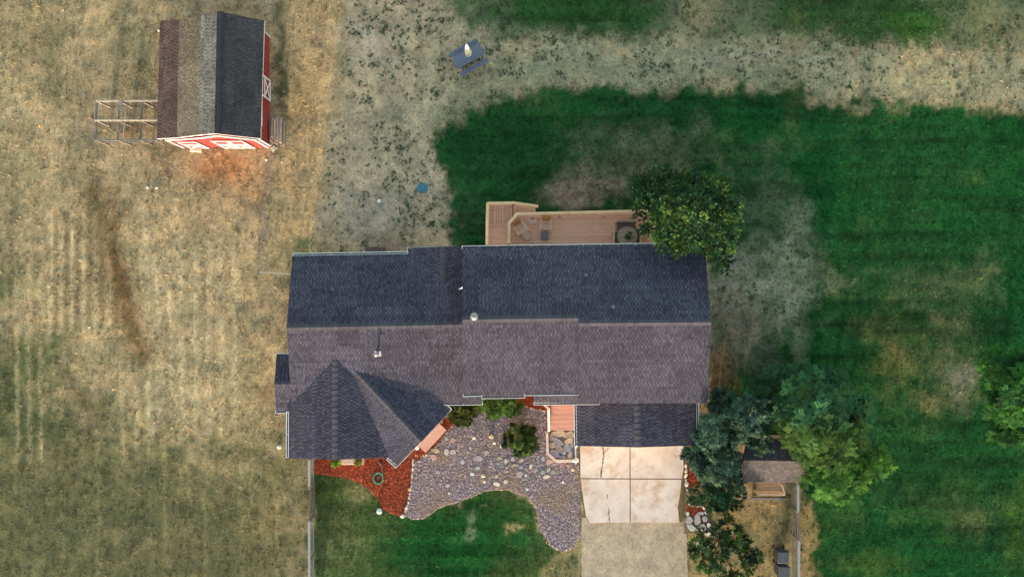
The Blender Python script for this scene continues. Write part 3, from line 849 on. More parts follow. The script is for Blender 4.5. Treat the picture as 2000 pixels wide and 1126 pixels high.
# gutters
gutter(house, [(573, 497), (797, 493)], 2.86); gutter(house, [(797.5, 493), (798.5, 484)], 2.86)
gutter(house, [(903, 482.5), (1376, 475.3)], 4.36)
gutter(house, [(868, 788.5), (942, 787.5)], 2.75)
gutter(house, [(905, 771.5), (941, 770.5)], 4.48); gutter(house, [(941, 775.5), (1025, 774.5)], 4.18); gutter(house, [(1025, 769.6), (1132, 768.2)], 4.48)
gutter(house, [(1043, 788), (1170, 787)], 3.42)
gutter(house, [(1123, 788), (1124.5, 870)], 2.96); gutter(house, [(1362.5, 788), (1362, 868)], 2.94)
gutter(house, [(562, 804), (561.5, 892)], 2.76); gutter(house, [(539, 804), (560, 804)], 2.54); gutter(house, [(540, 692), (569, 692)], 2.56)
gutter(house, [(866, 786), (880.5, 800.5)], 2.70); gutter(house, [(757, 895), (775, 911)], 2.72)
# fascia on the gable ends
for a, b in ((D_r0, on_plane(562, 894, D_w)), (D_r0, on_plane(757, 893, D_e)), (C_r0, on_plane(1124, 870, C_w)), (C_r0, on_plane(1358, 869, C_e)),
             (E_r0, on_plane(776, 910, E_sw)), (E_r0, on_plane(880, 801, E_ne)), (F_r0, on_plane(797, 484, F_w)), (A_r0, on_plane(571, 499, A_n)), (A_r0, on_plane(570, 790, A_s)),
             (B_r1, on_plane(1376, 477, B_n)), (B_r1, on_plane(1382, 787, B_s))):
    MB().bar(a - Vector((0, 0, 0.16)), b - Vector((0, 0, 0.16)), 0.035, 0.19).build('fascia', M_white, house)

# walls under the roofs: prisms cut to the roof planes
def body(name, rect, planes, m, parent, drop=0.17, steps=12):
    """rect: 4 ground corners in order; wall tops follow the lowest roof plane above them"""
    mb = MB()
    for i in range(4):
        a = Vector((*rect[i], 0)); b = Vector((*rect[(i + 1) % 4], 0))
        pts = [a.lerp(b, j / steps) for j in range(steps + 1)]
        top = [min(plane_z(pl, p.x, p.y) for pl in planes) - drop for p in pts]
        vs = [(p.x, p.y, -0.1) for p in pts] + [(p.x, p.y, z) for p, z in zip(pts, top)]
        n = steps + 1
        mb.add(vs, [(j, j + 1, n + j + 1, n + j) for j in range(steps)])
    return mb.build(name, m, parent)
body('wall', [(-11.65, 1.35), (-2.6, 1.45), (-2.6, -5.9), (-11.65, -5.9)], [A_n, A_s], M_siding, house)
body('wall', [(-2.55, 1.95), (9.85, 1.98), (9.85, -5.55), (-2.55, -5.55)], [B_n, B_s, B_m], M_siding, house, 0.2)
body('wall', [(3.85, -5.6), (9.78, -5.6), (9.78, -8.2), (3.85, -8.2)], [C_w, C_e], M_siding, house)
body('wall', [(-11.9, -5.5), (-7.1, -5.5), (-7.1, -8.85), (-11.9, -8.85)], [D_w, D_e], M_siding, house)
dE = (E_r0 - E_r1).normalized(); pE = Vector((-dE.y, dE.x, 0)); e0 = E_r0 - dE * 0.45; e1 = E_r0 - dE * 3.2
body('wall', [((e0 + pE * 1.85).x, (e0 + pE * 1.85).y), ((e0 - pE * 1.75).x, (e0 - pE * 1.75).y), ((e1 - pE * 1.75).x, (e1 - pE * 1.75).y), ((e1 + pE * 1.85).x, (e1 + pE * 1.85).y)], [E_sw, E_ne], M_siding, house)
body('wall', [(-5.35, 1.3), (-2.6, 1.3), (-2.6, 1.95), (-5.35, 1.95)], [F_w, F_e], M_siding, house)
body('wall', [(-12.65, -3.95), (-11.6, -3.95), (-11.6, -6.5), (-12.65, -6.5)], [G_n, G_s], M_siding, house)
M_door = mat('door_paint', (0.62, 0.6, 0.55), 0.6, 3, 0.05)
def window(parent, c, n, w, h, sill=True):
    n = Vector(n).normalized(); s = Vector((-n.y, n.x, 0)); c = Vector(c); rz = math.atan2(s.y, s.x)
    g = MB().box(c + n * 0.012, (w, 0.03, h), rz).build('window', M_glass, parent)
    f = MB()
    for k in (-1, 1):
        f.box(c + n * 0.03 + s * k * (w / 2 + 0.04), (0.08, 0.06, h + 0.16), rz)
        f.box(c + n * 0.03 + Vector((0, 0, k * (h / 2 + 0.04))), (w, 0.055, 0.08), rz)
    f.box(c + n * 0.035, (0.05, 0.05, h), rz)
    f.build('window_frame', M_white, g)
for c, n, w in (((-9.5, -8.85, 1.5), (0, -1, 0), 2.0), ((-9.6, 1.37, 1.6), (0, 1, 0), 1.2), ((-7.2, 1.4, 1.6), (0, 1, 0), 1.0), ((-11.65, -0.8, 1.6), (-1, 0, 0), 1.2),
                ((4.0, 1.965, 2.6), (0, 1, 0), 1.8), ((7.6, 1.975, 2.6), (0, 1, 0), 1.4), ((9.85, -1.0, 2.9), (1, 0, 0), 1.3), ((9.85, -3.6, 2.9), (1, 0, 0), 1.0), ((-0.6, -5.55, 3.0), (0, -1, 0), 1.8), ((-4.2, 1.95, 1.7), (0, 1, 0), 1.0)):
    window(house, c, n, w, 1.1)
gd = MB().box((6.85, -8.225, 1.12), (4.9, 0.05, 2.2)).build('garage_door', M_door, house)
for i in range(4):
    for j in range(4):
        MB().box((6.85 - 1.83 + i * 1.22, -8.265, 0.32 + j * 0.53), (1.08, 0.03, 0.44)).build('door_panel', M_door, gd, bevel=0.01)
bd = MB().box((1.2, 1.99, 2.55), (1.7, 0.05, 2.05)).build('patio_door', M_glass, house)
MB().box((1.2, 2.02, 2.55), (0.08, 0.05, 2.05)).build('door_frame', M_white, bd)
fd = MB().box((3.1, -5.58, 2.2), (0.95, 0.05, 2.05)).build('front_door', mat('red_door', (0.25, 0.05, 0.04), 0.5, 3, 0.1), house)
MB().box((2.75, -5.63, 2.15), (0.05, 0.06, 0.14)).build('handle', M_metal, fd)
dc = e0 + dE * 0.03
pd = MB().box((dc.x, dc.y, 1.4), (0.95, 0.05, 2.1), math.atan2(pE.y, pE.x)).build('side_door', M_door, house)
# roof fittings
def pipe(px, py, pl, r, h, m, name='vent_pipe'):
    p = on_plane(px, py, pl)
    o = MB().lathe(p - Vector((0, 0, 0.05)), [(r, 0), (r, h), (r * 0.75, h), (r * 0.75, h - 0.05)], 12).build(name, m, house)
    MB().lathe(p + Vector((0, 0, -0.02)), [(r * 2.6, 0), (r * 2.2, 0.06), (r * 1.05, 0.12)], 12).build('flashing', M_darkmetal, o)
    return o
pipe(651, 565, A_n, 0.05, 0.35, M_metal); pipe(1144, 537, B_n, 0.07, 0.3, M_metal); pipe(998, 505, B_n, 0.05, 0.3, M_metal); pipe(1197, 599, B_n, 0.08, 0.28, M_metal)
p = on_plane(738, 690, A_s)
fl = MB().lathe(p - Vector((0, 0, 0.05)), [(0.07, 0), (0.07, 0.5), (0.13, 0.52), (0.13, 0.62), (0.02, 0.68)], 14).build('flue', M_metal, house)
MB().box(p + Vector((0, 0, 0.03)), (0.36, 0.3, 0.03), 0, 0.30).build('flashing', M_metal, fl)
p = on_plane(927, 617, B_n)
vt = MB().lathe(p - Vector((0, 0, 0.05)), [(0.11, 0), (0.11, 0.28), (0.19, 0.32), (0.22, 0.42), (0.17, 0.52), (0.06, 0.56)], 16).build('turbine_vent', M_metal, house, smooth=True)
for k in range(10):
    t = k / 10 * 6.283
    MB().bar(p + Vector((math.cos(t) * 0.2, math.sin(t) * 0.2, 0.29)), p + Vector((math.cos(t + .3) * 0.19, math.sin(t + .3) * 0.19, 0.45)), 0.02, 0.02).build('vane', M_darkmetal, vt)
p = on_plane(745, 570, A_n)
MB().prism([on_plane(x, y, A_n) + Vector((0, 0, 0.07)) for x, y in ((739, 563), (751, 563), (751, 576), (739, 576))], 0.1).build('roof_vent', M_cap, house)
# small downspout ends that show
MB().tube([P(712, 491, 0.5), P(716, 493, 0.3), P(722, 496, 0.1)], 0.05, 8).build('downspout', M_white, house)
MB().tube([P(897, 564, 3.62), P(901, 563, 3.72), P(904, 560, 4.3)], 0.04, 8).build('downspout', M_white, house)
MB().tube([P(1126, 872, 2.9), P(1128, 868, 1.5), P(1128.5, 865, 0.1)], 0.045, 8).build('downspout', M_white, house)
MB().box(P(733, 489, 0.5), (1.05, 0.34, 0.9)).build('bay_box', mat('brown_panel', (0.15, 0.09, 0.085), 0.8, 6, 0.2), house)

# ------------------------------------------------------------------ red barn
barn = empty('barn', P(430, 175), 'red barn with white trim under a many-pitched shingle roof', 'barn')
M_red = mat('barn_red', (0.34, 0.045, 0.042), 0.8, 3, 0.12, 0.3, 20, (6, 6, 0.4))
b_r0, b_r1 = P(424, 22, 3.7), P(419, 261, 3.7)
# break lines on the west side
w1a, w1b = P(393, 31, 3.12), P(387, 264, 3.12)
w2a, w2b = P(349, 38, 2.62), P(346, 269, 2.62)
w3a, w3b = P(313, 41, 2.38), P(306, 271, 2.38)
ea, eb = P(516, 40, 2.25), P(509, 271, 2.25)
def quad_slope(a, b, c, d, seed, tone, **k):
    pl = plane_of(a, b, (c + d) / 2)
    poly = [Vector((p.x, p.y, plane_z(pl, p.x, p.y))) for p in (a, b, c, d)]
    s = MB().prism(poly, 0.12).build('roof_slope', M_white, barn)
    shingles(s, poly, pl, b - a, tone=tone, seed=seed, **k); return s
sb = quad_slope(b_r0, b_r1, eb, ea, 30, (0.050, 0.046, 0.052), exposure=0.14, light=1.3)
quad_slope(b_r0, b_r1, w1b, w1a, 31, (0.150, 0.138, 0.122), exposure=0.13, light=1.5, var=0.35)
quad_slope(w1a, w1b, w2b, w2a, 32, (0.165, 0.130, 0.090), exposure=0.13, light=1.45, var=0.25)
quad_slope(w2a, w2b, w3b, w3a, 33, (0.095, 0.060, 0.052), exposure=0.13, light=1.6)
ridge_caps(sb, b_r0 + Vector((0.16, 0, -0.03)), b_r1 + Vector((0.16, 0, -0.03)), 0.5, 0.5, 0.2, 0.15, mat('barn_cap', (0.040, 0.038, 0.042), 0.9, 12, 0.2, obj_random=0.15))
# walls
bx0, bx1, by0, by1 = -19.3, P(526, 0).x, P(0, 287).y, 14.75
barn_planes = [plane_of(b_r0, b_r1, (ea + eb) / 2), plane_of(b_r0, b_r1, (w1a + w1b) / 2)]
def barn_top(x):
    xs = [(w3a.x + w3b.x) / 2, (w2a.x + w2b.x) / 2, (w1a.x + w1b.x) / 2, (b_r0.x + b_r1.x) / 2, (ea.x + eb.x) / 2]
    return float(np.interp(x, xs, [2.38, 2.62, 3.12, 3.7, 2.25])) - 0.14
xs = sorted([bx0, bx1, (w2a.x + w2b.x) / 2, (w1a.x + w1b.x) / 2, (b_r0.x + b_r1.x) / 2])
for y in (by0, by1):
    n = len(xs); MB().add([(x, y, -0.1) for x in xs] + [(x, y, barn_top(x)) for x in xs], [(i, i + 1, n + i + 1, n + i) for i in range(n - 1)]).build('wall', M_red, barn)
for x in (bx0, bx1):
    MB().add([(x, by0, -0.1), (x, by1, -0.1), (x, by1, barn_top(x)), (x, by0, barn_top(x))], [(0, 1, 2, 3)]).build('wall', M_red, barn)
# vertical battens on the two walls that show
k = 0
x = bx0 + 0.2
while x < bx1 - 0.1:
    t = barn_top(x); MB().box((x, by0 - 0.012, t / 2), (0.03, 0.024, t - 0.05)).build('batten', M_red, barn); x += 0.28
y = by0 + 0.2
while y < by1 - 0.1:
    t = barn_top(bx1); MB().box((bx1 + 0.012, y, t / 2), (0.024, 0.03, t - 0.05)).build('batten', M_red, barn); y += 0.28
def trim(a, b, w=0.09, t=0.05): MB().bar(a, b, w, t, up=Vector((0, -1, 0)) if abs(a[1] - b[1]) < 0.01 else Vector((1, 0, 0))).build('trim', M_white, barn)
yf = by0 - 0.045
for x in (bx0 + 0.07, bx1 - 0.07): trim(Vector((x, yf, 0)), Vector((x, yf, barn_top(x) - 0.05)))
for i in range(len(xs) - 1): trim(Vector((xs[i], yf, barn_top(xs[i]) - 0.08)), Vector((xs[i + 1], yf, barn_top(xs[i + 1]) - 0.08)))
xf = bx1 + 0.045
for y in (by0 + 0.07, by1 - 0.07): trim(Vector((xf, y, 0)), Vector((xf, y, 2.0)))
trim(Vector((xf, by0, 2.05)), Vector((xf, by1, 2.05)))
def xdoor(a, b, z0, z1, n, name='barn_door', split=None):
    """framed door with a crossed brace in its lower half; a, b on the wall line"""
    a = Vector((*a, 0)); b = Vector((*b, 0)); n = Vector((*n, 0)); up = n
    q = (a + b) / 2
    d = MB().bar(Vector((a.x, a.y, (z0 + z1) / 2)) + n * 0.05, Vector((b.x, b.y, (z0 + z1) / 2)) + n * 0.05, z1 - z0, 0.03, up=up).build(name, M_red, barn)
    def t(p, r, w=0.085): MB().bar(p + n * 0.085, r + n * 0.085, w, 0.035, up=up).build('brace', M_white, d)
    Z = lambda p, z: Vector((p.x, p.y, z))
    zm = (z0 + z1) / 2 + 0.1
    t(Z(a, z0), Z(a, z1)); t(Z(b, z0), Z(b, z1)); 
    e = (b - a).normalized() * 0.065
    for z in (z0 + 0.06, z1 - 0.06, zm): t(Z(a + e, z), Z(b - e, z))
    MB().bar(Z(a, z0) + n * 0.079, Z(b, zm) + n * 0.079, 0.09, 0.02, up=up).build('brace', M_white, d)
    MB().bar(Z(a, zm) + n * 0.074, Z(b, z0) + n * 0.074, 0.09, 0.02, up=up).build('brace', M_white, d)
xdoor((-18.75, by0), (-17.75, by0), 0.05, 1.95, (0, -1))
xdoor((-16.75, by0), (-15.95, by0), 0.05, 2.25, (0, -1)); xdoor((-15.85, by0), (-15.05, by0), 0.05, 2.25, (0, -1))
xdoor((bx1, 10.95), (bx1, 12.1), 0.05, 1.95, (1, 0))
for y0, y1 in ((12.75, 14.0), (9.2, 10.4)):
    w = MB().box((bx1 + 0.04, (y0 + y1) / 2, 1.72), (0.07, y1 - y0, 0.5)).build('shutter', M_white, barn)
    for z in (1.6, 1.72, 1.84): MB().box((bx1 + 0.082, (y0 + y1) / 2, z), (0.02, y1 - y0 - 0.12, 0.05)).build('shutter_board', M_white, w)

# ------------------------------------------------------------------ back deck with stairs
M_deckwood = mat('deck_wood', (0.86, 0.46, 0.30), 0.8, 5, 0.16, 0.25, 30, (0.6, 6, 6), obj_random=0.10)
M_railwood = mat('rail_wood', (0.80, 0.50, 0.27), 0.8, 4, 0.12, 0.2, 30, (1, 1, 1), obj_random=0.06)
M_underdeck = mat('deck_frame', (0.16, 0.11, 0.08), 0.9, 6, 0.2)
deck = empty('deck', (3.0, 3.0, 0), 'long wooden deck with pale railing and stairs behind the house', 'deck')
ZD = 1.5
xw, xe = P(995, 0, ZD).x, P(1281, 0, ZD).x
yn = P(0, 416, ZD).y + 0.05
M_dark = M_underdeck
# boards run along the house
y = 2.02; 
while y < yn - 0.05:
    cut = max(0.0, (y - 3.72)) * 0.85
    x0 = xw + cut
    MB().box(((x0 + xe) / 2, y + 0.068, ZD - 0.02), (xe - x0, 0.132, 0.04)).build('deck_board', M_deckwood, deck, bevel=0.004)
    y += 0.142
for x in np.arange(xw + 0.3, xe, 1.3):
    MB().box((x, 3.0, ZD - 0.14), (0.05, 2.05, 0.18)).build('joist', M_dark, deck)
MB().box(((xw + xe) / 2 + 0.2, yn - 0.08, ZD - 0.15), (xe - xw - 0.6, 0.05, 0.2)).build('rim_board', M_deckwood, deck)
for x in np.linspace(xw + 0.8, xe - 0.1, 4):
    MB().box((x, yn - 0.2, ZD / 2 - 0.15), (0.14, 0.14, ZD - 0.2)).build('post', M_railwood, deck)
def railing(pts, zf, h=0.92, w=0.16, par=deck, step=0.13, m=M_railwood, m2=M_deckwood, posts=True):
    """pts: (x, y, floor z) nodes"""
    for i in range(len(pts) - 1):
        a = Vector(pts[i]); b = Vector(pts[i + 1]); L = (b - a).length
        d = (b - a).normalized()
        MB().bar(a + Vector((0, 0, h)) - d * 0.03, b + Vector((0, 0, h + 0.002 * i)) + d * 0.03, w, 0.045).build('top_rail', m, par, bevel=0.006)
        MB().bar(a + Vector((0, 0, h - 0.09)), b + Vector((0, 0, h - 0.09)), 0.04, 0.08).build('sub_rail', m, par)
        MB().bar(a + Vector((0, 0, 0.12)), b + Vector((0, 0, 0.12)), 0.04, 0.08).build('bottom_rail', m2, par)
        k = max(1, int(L / step))
        for j in range(1, k):
            p = a.lerp(b, j / k)
            MB().box(p + Vector((0, 0, h * 0.5)), (0.032, 0.032, h - 0.16)).build('baluster', m2, par)
        if posts:
            for p in (a, b): MB().box(p + Vector((0, 0, h / 2 - 0.06)), (0.09, 0.09, h - 0.08)).build('rail_post', m2, par)
rz = ZD
def Q(px, py, z): v = P(px, py, z); return (v.x, v.y)
zt = ZD + 0.92
N0 = (*Q(993.5, 474, zt), ZD); N1 = (*Q(994.5, 435, zt), ZD); N2 = (*Q(1010, 417.5, zt), ZD); N3 = (*Q(1270, 411.5, zt), ZD); N4 = (*Q(1274, 474, zt), ZD)
railing([N0, N1, N2, N3, N4], ZD)
for x in (1095, 1180): 
    q = Q(x, 417, zt); MB().box((q[0], q[1] - 0.06, ZD + 0.42), (0.09, 0.09, 0.84)).build('rail_post', M_deckwood, deck)
# stairs: five treads down to a landing, then a flight to the east
ZL = 0.78
lx0, lx1 = P(953, 0, 1.0).x, P(992, 0, 1.0).x
for i in range(5):
    z = ZD - 0.02 - i * 0.145; y = 2.3 + i * 0.325
    MB().box(((lx0 + lx1) / 2, y, z), (lx1 - lx0, 0.318, 0.045)).build('stair_tread', M_deckwood, deck, bevel=0.005)
    MB().box(((lx0 + lx1) / 2, y + 0.15, z - 0.09), (lx1 - lx0 - 0.02, 0.02, 0.13)).build('riser', M_dark, deck)
ly0, ly1 = 2.3 + 5 * 0.325 - 0.15, P(0, 399, ZL).y
nb = 9; bw = (0.02 - lx0) / nb
for i in range(nb):
    MB().box((lx0 + (i + 0.5) * bw, (ly0 + ly1) / 2, ZL - 0.02), (bw - 0.012, ly1 - ly0, 0.04)).build('landing_board', M_deckwood, deck, bevel=0.004)
for i in range(5):
    z = ZL - 0.15 * (i + 1) + 0.0; x = 0.17 + i * 0.27
    MB().box((x, (ly0 + 0.3 + ly1) / 2, z), (0.262, ly1 - ly0 - 0.3, 0.045)).build('stair_tread', M_deckwood, deck, bevel=0.005)
for x, y in ((lx0 + 0.1, ly0 + 0.1), (lx0 + 0.1, ly1 - 0.1), (-0.1, ly1 - 0.1)):
    MB().box((x, y, ZL / 2 - 0.05), (0.1, 0.1, ZL - 0.02)).build('post', M_railwood, deck)
zr = ZL + 0.92
railing([(*Q(951, 477, zr + 0.7), ZD), (*Q(951.5, 425, zr), ZL), (*Q(952.5, 397, zr), ZL), (*Q(1003, 396, zr), ZL), (*Q(1050, 402.5, 1.1), 0.12)], ZL, 0.92)

# ------------------------------------------------------------------ deck furniture
M_chairA = mat('chair_wood', (0.74, 0.48, 0.33), 0.8, 6, 0.16, 0.2, 30, (1, 4, 1), obj_random=0.1)
M_chairY = mat('chair_back_wood', (0.58, 0.30, 0.09), 0.75, 6, 0.15, 0.2, 30, (4, 1, 1), obj_random=0.12)
M_greyslat = mat('grey_weathered', (0.20, 0.19, 0.22), 0.85, 8, 0.2, obj_random=0.1)
def adirondack(loc, rz, label, sc):
    t = empty('adirondack_chair', loc, label, 'chair', 'adirondack chairs on the deck', rz); t.scale = (sc,) * 3
    def pt(name, mb, m): return mb.build(name, m, t, local=True, bevel=0.004)
    for i in range(6):      # seat slats run across, seat drops to the back
        y = -0.38 + i * 0.105; z = 0.36 - i * 0.026
        pt('seat_slat', MB().box((0, y, z), (0.52, 0.095, 0.022), 0, -0.24), M_chairA)
    for i in range(6):      # fanned back
        f = (i - 2.5) / 2.5; top = 0.95 - 0.10 * f * f
        pt('back_slat', MB().bar((f * 0.21, 0.24, 0.26), (f * 0.29, 0.52, top), 0.085, 0.02, up=Vector((0, -1, 0.3))), M_chairY)
    pt('back_brace', MB().box((0, 0.43, 0.55), (0.62, 0.04, 0.06)), M_chairA)
    for s in (-1, 1):
        pt('armrest', MB().add([(s * 0.27, -0.46, 0.55), (s * 0.42, -0.44, 0.55), (s * 0.41, -0.05, 0.55), (s * 0.37, 0.42, 0.55), (s * 0.30, 0.42, 0.55)] + [(s * 0.27, -0.46, 0.525), (s * 0.42, -0.44, 0.525), (s * 0.41, -0.05, 0.525), (s * 0.37, 0.42, 0.525), (s * 0.30, 0.42, 0.525)],
            [(0, 1, 2, 3, 4), (9, 8, 7, 6, 5)] + [(i, i + 5, (i + 1) % 5 + 5, (i + 1) % 5) for i in range(5)]), M_chairA)
        pt('leg', MB().box((s * 0.30, -0.40, 0.262), (0.035, 0.10, 0.524)), M_chairA)
        pt('leg', MB().bar((s * 0.285, -0.42, 0.33), (s * 0.285, 0.60, 0.03), 0.03, 0.10), M_chairA)
    return t
def footstool(loc, rz, label, m, sc):
    t = empty('footstool', loc, label, 'footstool', 'footstools on the deck', rz); t.scale = (sc,) * 3
    for i in range(6):
        MB().box((0, -0.25 + i * 0.10, 0.34 - abs(i - 4) * 0.012 - (5 - i) * 0.022), (0.50, 0.09, 0.022), 0, 0.16).build('slat', m, t, local=True, bevel=0.004)
    for s in (-1, 1):
        MB().bar((s * 0.21, -0.29, 0.20), (s * 0.21, 0.27, 0.31), 0.03, 0.06).build('side_rail', m, t, local=True)
        MB().box((s * 0.235, 0.18, 0.145), (0.03, 0.07, 0.29)).build('leg', m, t, local=True)
        MB().box((s * 0.235, -0.25, 0.10), (0.03, 0.07, 0.20)).build('leg', m, t, local=True)
    return t
c1 = P(1015.5, 443.5, ZD + 0.35); c1.z = ZD
adirondack(c1, R(33), 'slatted wooden adirondack chair turned aslant in the deck corner', 0.80)
f1 = P(1028.5, 459.5, ZD + 0.3); f1.z = ZD
footstool(f1, R(38), 'brown slatted footstool before the slanting adirondack chair', M_chairA, 0.80)
c2 = P(1066, 436.5, ZD + 0.35); c2.z = ZD
adirondack(c2, R(-4), 'slatted wooden adirondack chair set square to the deck railing', 0.80)
f2 = P(1064, 459.5, ZD + 0.3); f2.z = ZD
footstool(f2, R(-4), 'grey blue weathered footstool before the square set chair', M_greyslat, 0.80)
tb = P(1040, 430, ZD + 0.4); tb.z = ZD
st = empty('side_table', tb, 'small square wooden side table between the two adirondack chairs', 'side table')
for i in range(4): MB().box((tb.x, tb.y - 0.135 + i * 0.09, ZD + 0.42), (0.38, 0.082, 0.022)).build('table_slat', M_chairA, st, bevel=0.003)
for sx in (-1, 1):
    for sy in (-1, 1): MB().box((tb.x + sx * 0.15, tb.y + sy * 0.14, ZD + 0.2), (0.04, 0.04, 0.40)).build('leg', M_chairA, st)
M_black = mat('black_plastic', (0.025, 0.025, 0.028), 0.5, 10, 0.2)
for k, dx in enumerate((-0.06, 0.06)):
    o = MB().lathe((tb.x + dx, tb.y + 0.1, ZD + 0.432), [(0.03, 0), (0.038, 0.09), (0.033, 0.09), (0.028, 0.02)], 14).build('cup', M_black)
    rebase(o, (tb.x + dx, tb.y + 0.1, ZD + 0.432)); props(o, 'small dark cup standing on the deck side table', 'cup', 'cups on the side table')
# round table with seats
rt = P(1225.5, 461.5, ZD + 0.74); rt.z = ZD
tab = empty('round_table', rt, 'round plank patio table with a potted plant at its middle', 'table')
M_tab = mat('table_wood', (0.44, 0.30, 0.19), 0.8, 5, 0.2, 0.2, 30, (0.6, 7, 1), obj_random=0.1)
rad = 0.55; nb = 8
for i in range(nb):
    y0 = -rad + 2 * rad * i / nb + 0.004; y1 = -rad + 2 * rad * (i + 1) / nb - 0.004
    top = []
    for k in range(7):
        yy = y0 + (y1 - y0) * k / 6; top.append((math.sqrt(max(0, rad * rad - yy * yy)), yy))
    poly = top + [(-x, y) for x, y in reversed(top)]
    MB().prism([(rt.x + x, rt.y + y, ZD + 0.74) for x, y in poly], 0.03).build('table_plank', M_tab, tab)
MB().lathe((rt.x, rt.y, ZD + 0.0), [(0.32, 0), (0.30, 0.03), (0.06, 0.06), (0.05, 0.68), (0.3, 0.705)], 16).build('pedestal', M_darkmetal, tab)
MB().lathe((rt.x, rt.y, ZD + 0.64), [(rad + 0.004, 0), (rad + 0.012, 0.035), (rad + 0.012, 0.094), (rad + 0.0, 0.098), (rad - 0.002, 0.02)], 40).build('rim', M_tab, tab)
M_seat = mat('wicker_dark', (0.30, 0.20, 0.165), 0.8, 30, 0.35, 0.5, 60)
def patio_chair(loc, rz, label, top, w=0.95):
    t = empty('patio_chair', loc, label, 'chair', 'patio chairs round the plank table', rz)
    def pt(n, mb, m): return mb.build(n, m, t, local=True, bevel=0.01)
    pt('seat', MB().box((0, 0, 0.40), (w, 0.52, 0.10)), M_seat)
    pt('backrest', MB().box((0, 0.27, 0.62), (w, 0.07, 0.55), 0, -0.12), M_seat)
    pt('back_rail', MB().box((0, 0.31, 0.92), (w, 0.10, 0.045)), top)
    for s in (-1, 1):
        pt('armrest', MB().box((s * (w / 2 - 0.03), 0.02, 0.62), (0.06, 0.52, 0.04)), M_seat)
        for yy in (-0.2, 0.25): pt('leg', MB().box((s * (w / 2 - 0.05), yy, 0.178), (0.05, 0.05, 0.355)), M_seat)
M_benchtop = mat('bench_wood', (0.50, 0.33, 0.2), 0.8, 6, 0.15)
patio_chair((rt.x - 0.06, rt.y + 0.52, ZD), 0, 'dark wicker seat on the railing side of the plank table', M_seat, 1.1)
patio_chair((rt.x + 0.42, rt.y - 0.05, ZD), R(-90), 'dark patio seat with tan wooden back rail near the leafy tree', M_benchtop, 0.95)
patio_chair((rt.x - 0.47, rt.y - 0.15, ZD), R(90), 'dark patio seat with narrow back rail facing the leafy tree', M_benchtop, 0.85)
pot = empty('potted_plant', rt + Vector((0, 0, 0.741)), 'small grey green plant in a pot on the round deck table', 'plant')
MB().lathe(rt + Vector((0, 0, 0.741)), [(0.07, 0), (0.10, 0.12), (0.085, 0.12), (0.08, 0.09)], 14).build('pot', mat('terracotta', (0.3, 0.16, 0.1), 0.85, 10, 0.2), pot)
PLANT_SPOTS = [(pot, rt + Vector((0, 0, 0.86)), 0.17, 160, (0.09, 0.15, 0.10))]

# ------------------------------------------------------------------ picnic table with closed parasol
M_blue = mat('blue_grey_paint', (0.125, 0.140, 0.195), 0.7, 6, 0.15, 0.1, 40, (1, 6, 1), obj_random=0.07)
pc = P(915, 112.5, 0); ang = math.atan2(-(95 - 119), 55 - 0)   # table runs up to the right
pc = P(916, 113, 0.4); pc.z = 0
pt_ = empty('picnic_table', pc, 'blue grey picnic table with two benches on the thin turf', 'picnic table', None, R(29))
LT = 1.82
for i in range(5):
    MB().box((0, -0.29 + i * 0.145, 0.745), (LT, 0.138, 0.038)).build('table_plank', M_blue, pt_, local=True, bevel=0.004)
for s in (-1, 1):
    for k in range(2):
        MB().box((0, s * (0.56 + k * 0.145), 0.44), (LT, 0.137, 0.038)).build('bench_plank', M_blue, pt_, local=True, bevel=0.004)
for s in (-1, 1):
    x = s * 0.66
    MB().box((x, 0, 0.40), (0.045, 1.5, 0.09)).build('bench_support', M_blue, pt_, local=True)
    MB().box((x, 0, 0.70), (0.045, 0.66, 0.07)).build('table_support', M_blue, pt_, local=True)
    for q in (-1, 1): MB().bar((x + 0.045, q * 0.24, 0.70), (x + 0.045, q * 0.62, 0.0), 0.04, 0.09).build('leg', M_blue, pt_, local=True)
um = empty('closed_parasol', pc + Vector((0, 0, 0.0)), 'closed white parasol standing through the blue picnic table', 'parasol')
MB().tube([pc, pc + Vector((0, 0, 2.85))], 0.022, 10).build('pole', mat('pole_wood', (0.35, 0.25, 0.16), 0.7, 6, 0.1), um)
MB().lathe(pc, [(0.22, 0), (0.22, 0.05), (0.06, 0.08), (0.04, 0.2)], 18).build('base', M_darkmetal, um)
prof = [(0.95, 0.10), (1.2, 0.14), (1.6, 0.15), (2.1, 0.13), (2.55, 0.09), (2.8, 0.03)]
mb = MB(); n = 28; rows = []
for z, r in prof:
    rows.append(len(mb.v))
    for k in range(n):
        t = 2 * math.pi * k / n; q = r * (1.0 + (0.32 if k % 2 else -0.30) * (1 - (z - 1.1) / 1.6)); q *= 1 + 0.12 * math.sin(3 * t + z * 2)
        mb.v.append((pc.x + q * math.cos(t + z * 0.25), pc.y + q * math.sin(t + z * 0.25), z))
for i in range(len(prof) - 1):
    for k in range(n): mb.f.append((rows[i] + k, rows[i] + (k + 1) % n, rows[i + 1] + (k + 1) % n, rows[i + 1] + k))
mb.build('canopy', mat('cream_canvas', (0.72, 0.70, 0.60), 0.85, 6, 0.08), um)
MB().lathe(pc + Vector((0, 0, 2.8)), [(0.03, 0), (0.04, 0.05), (0.01, 0.1)], 10).build('finial', M_white, um)

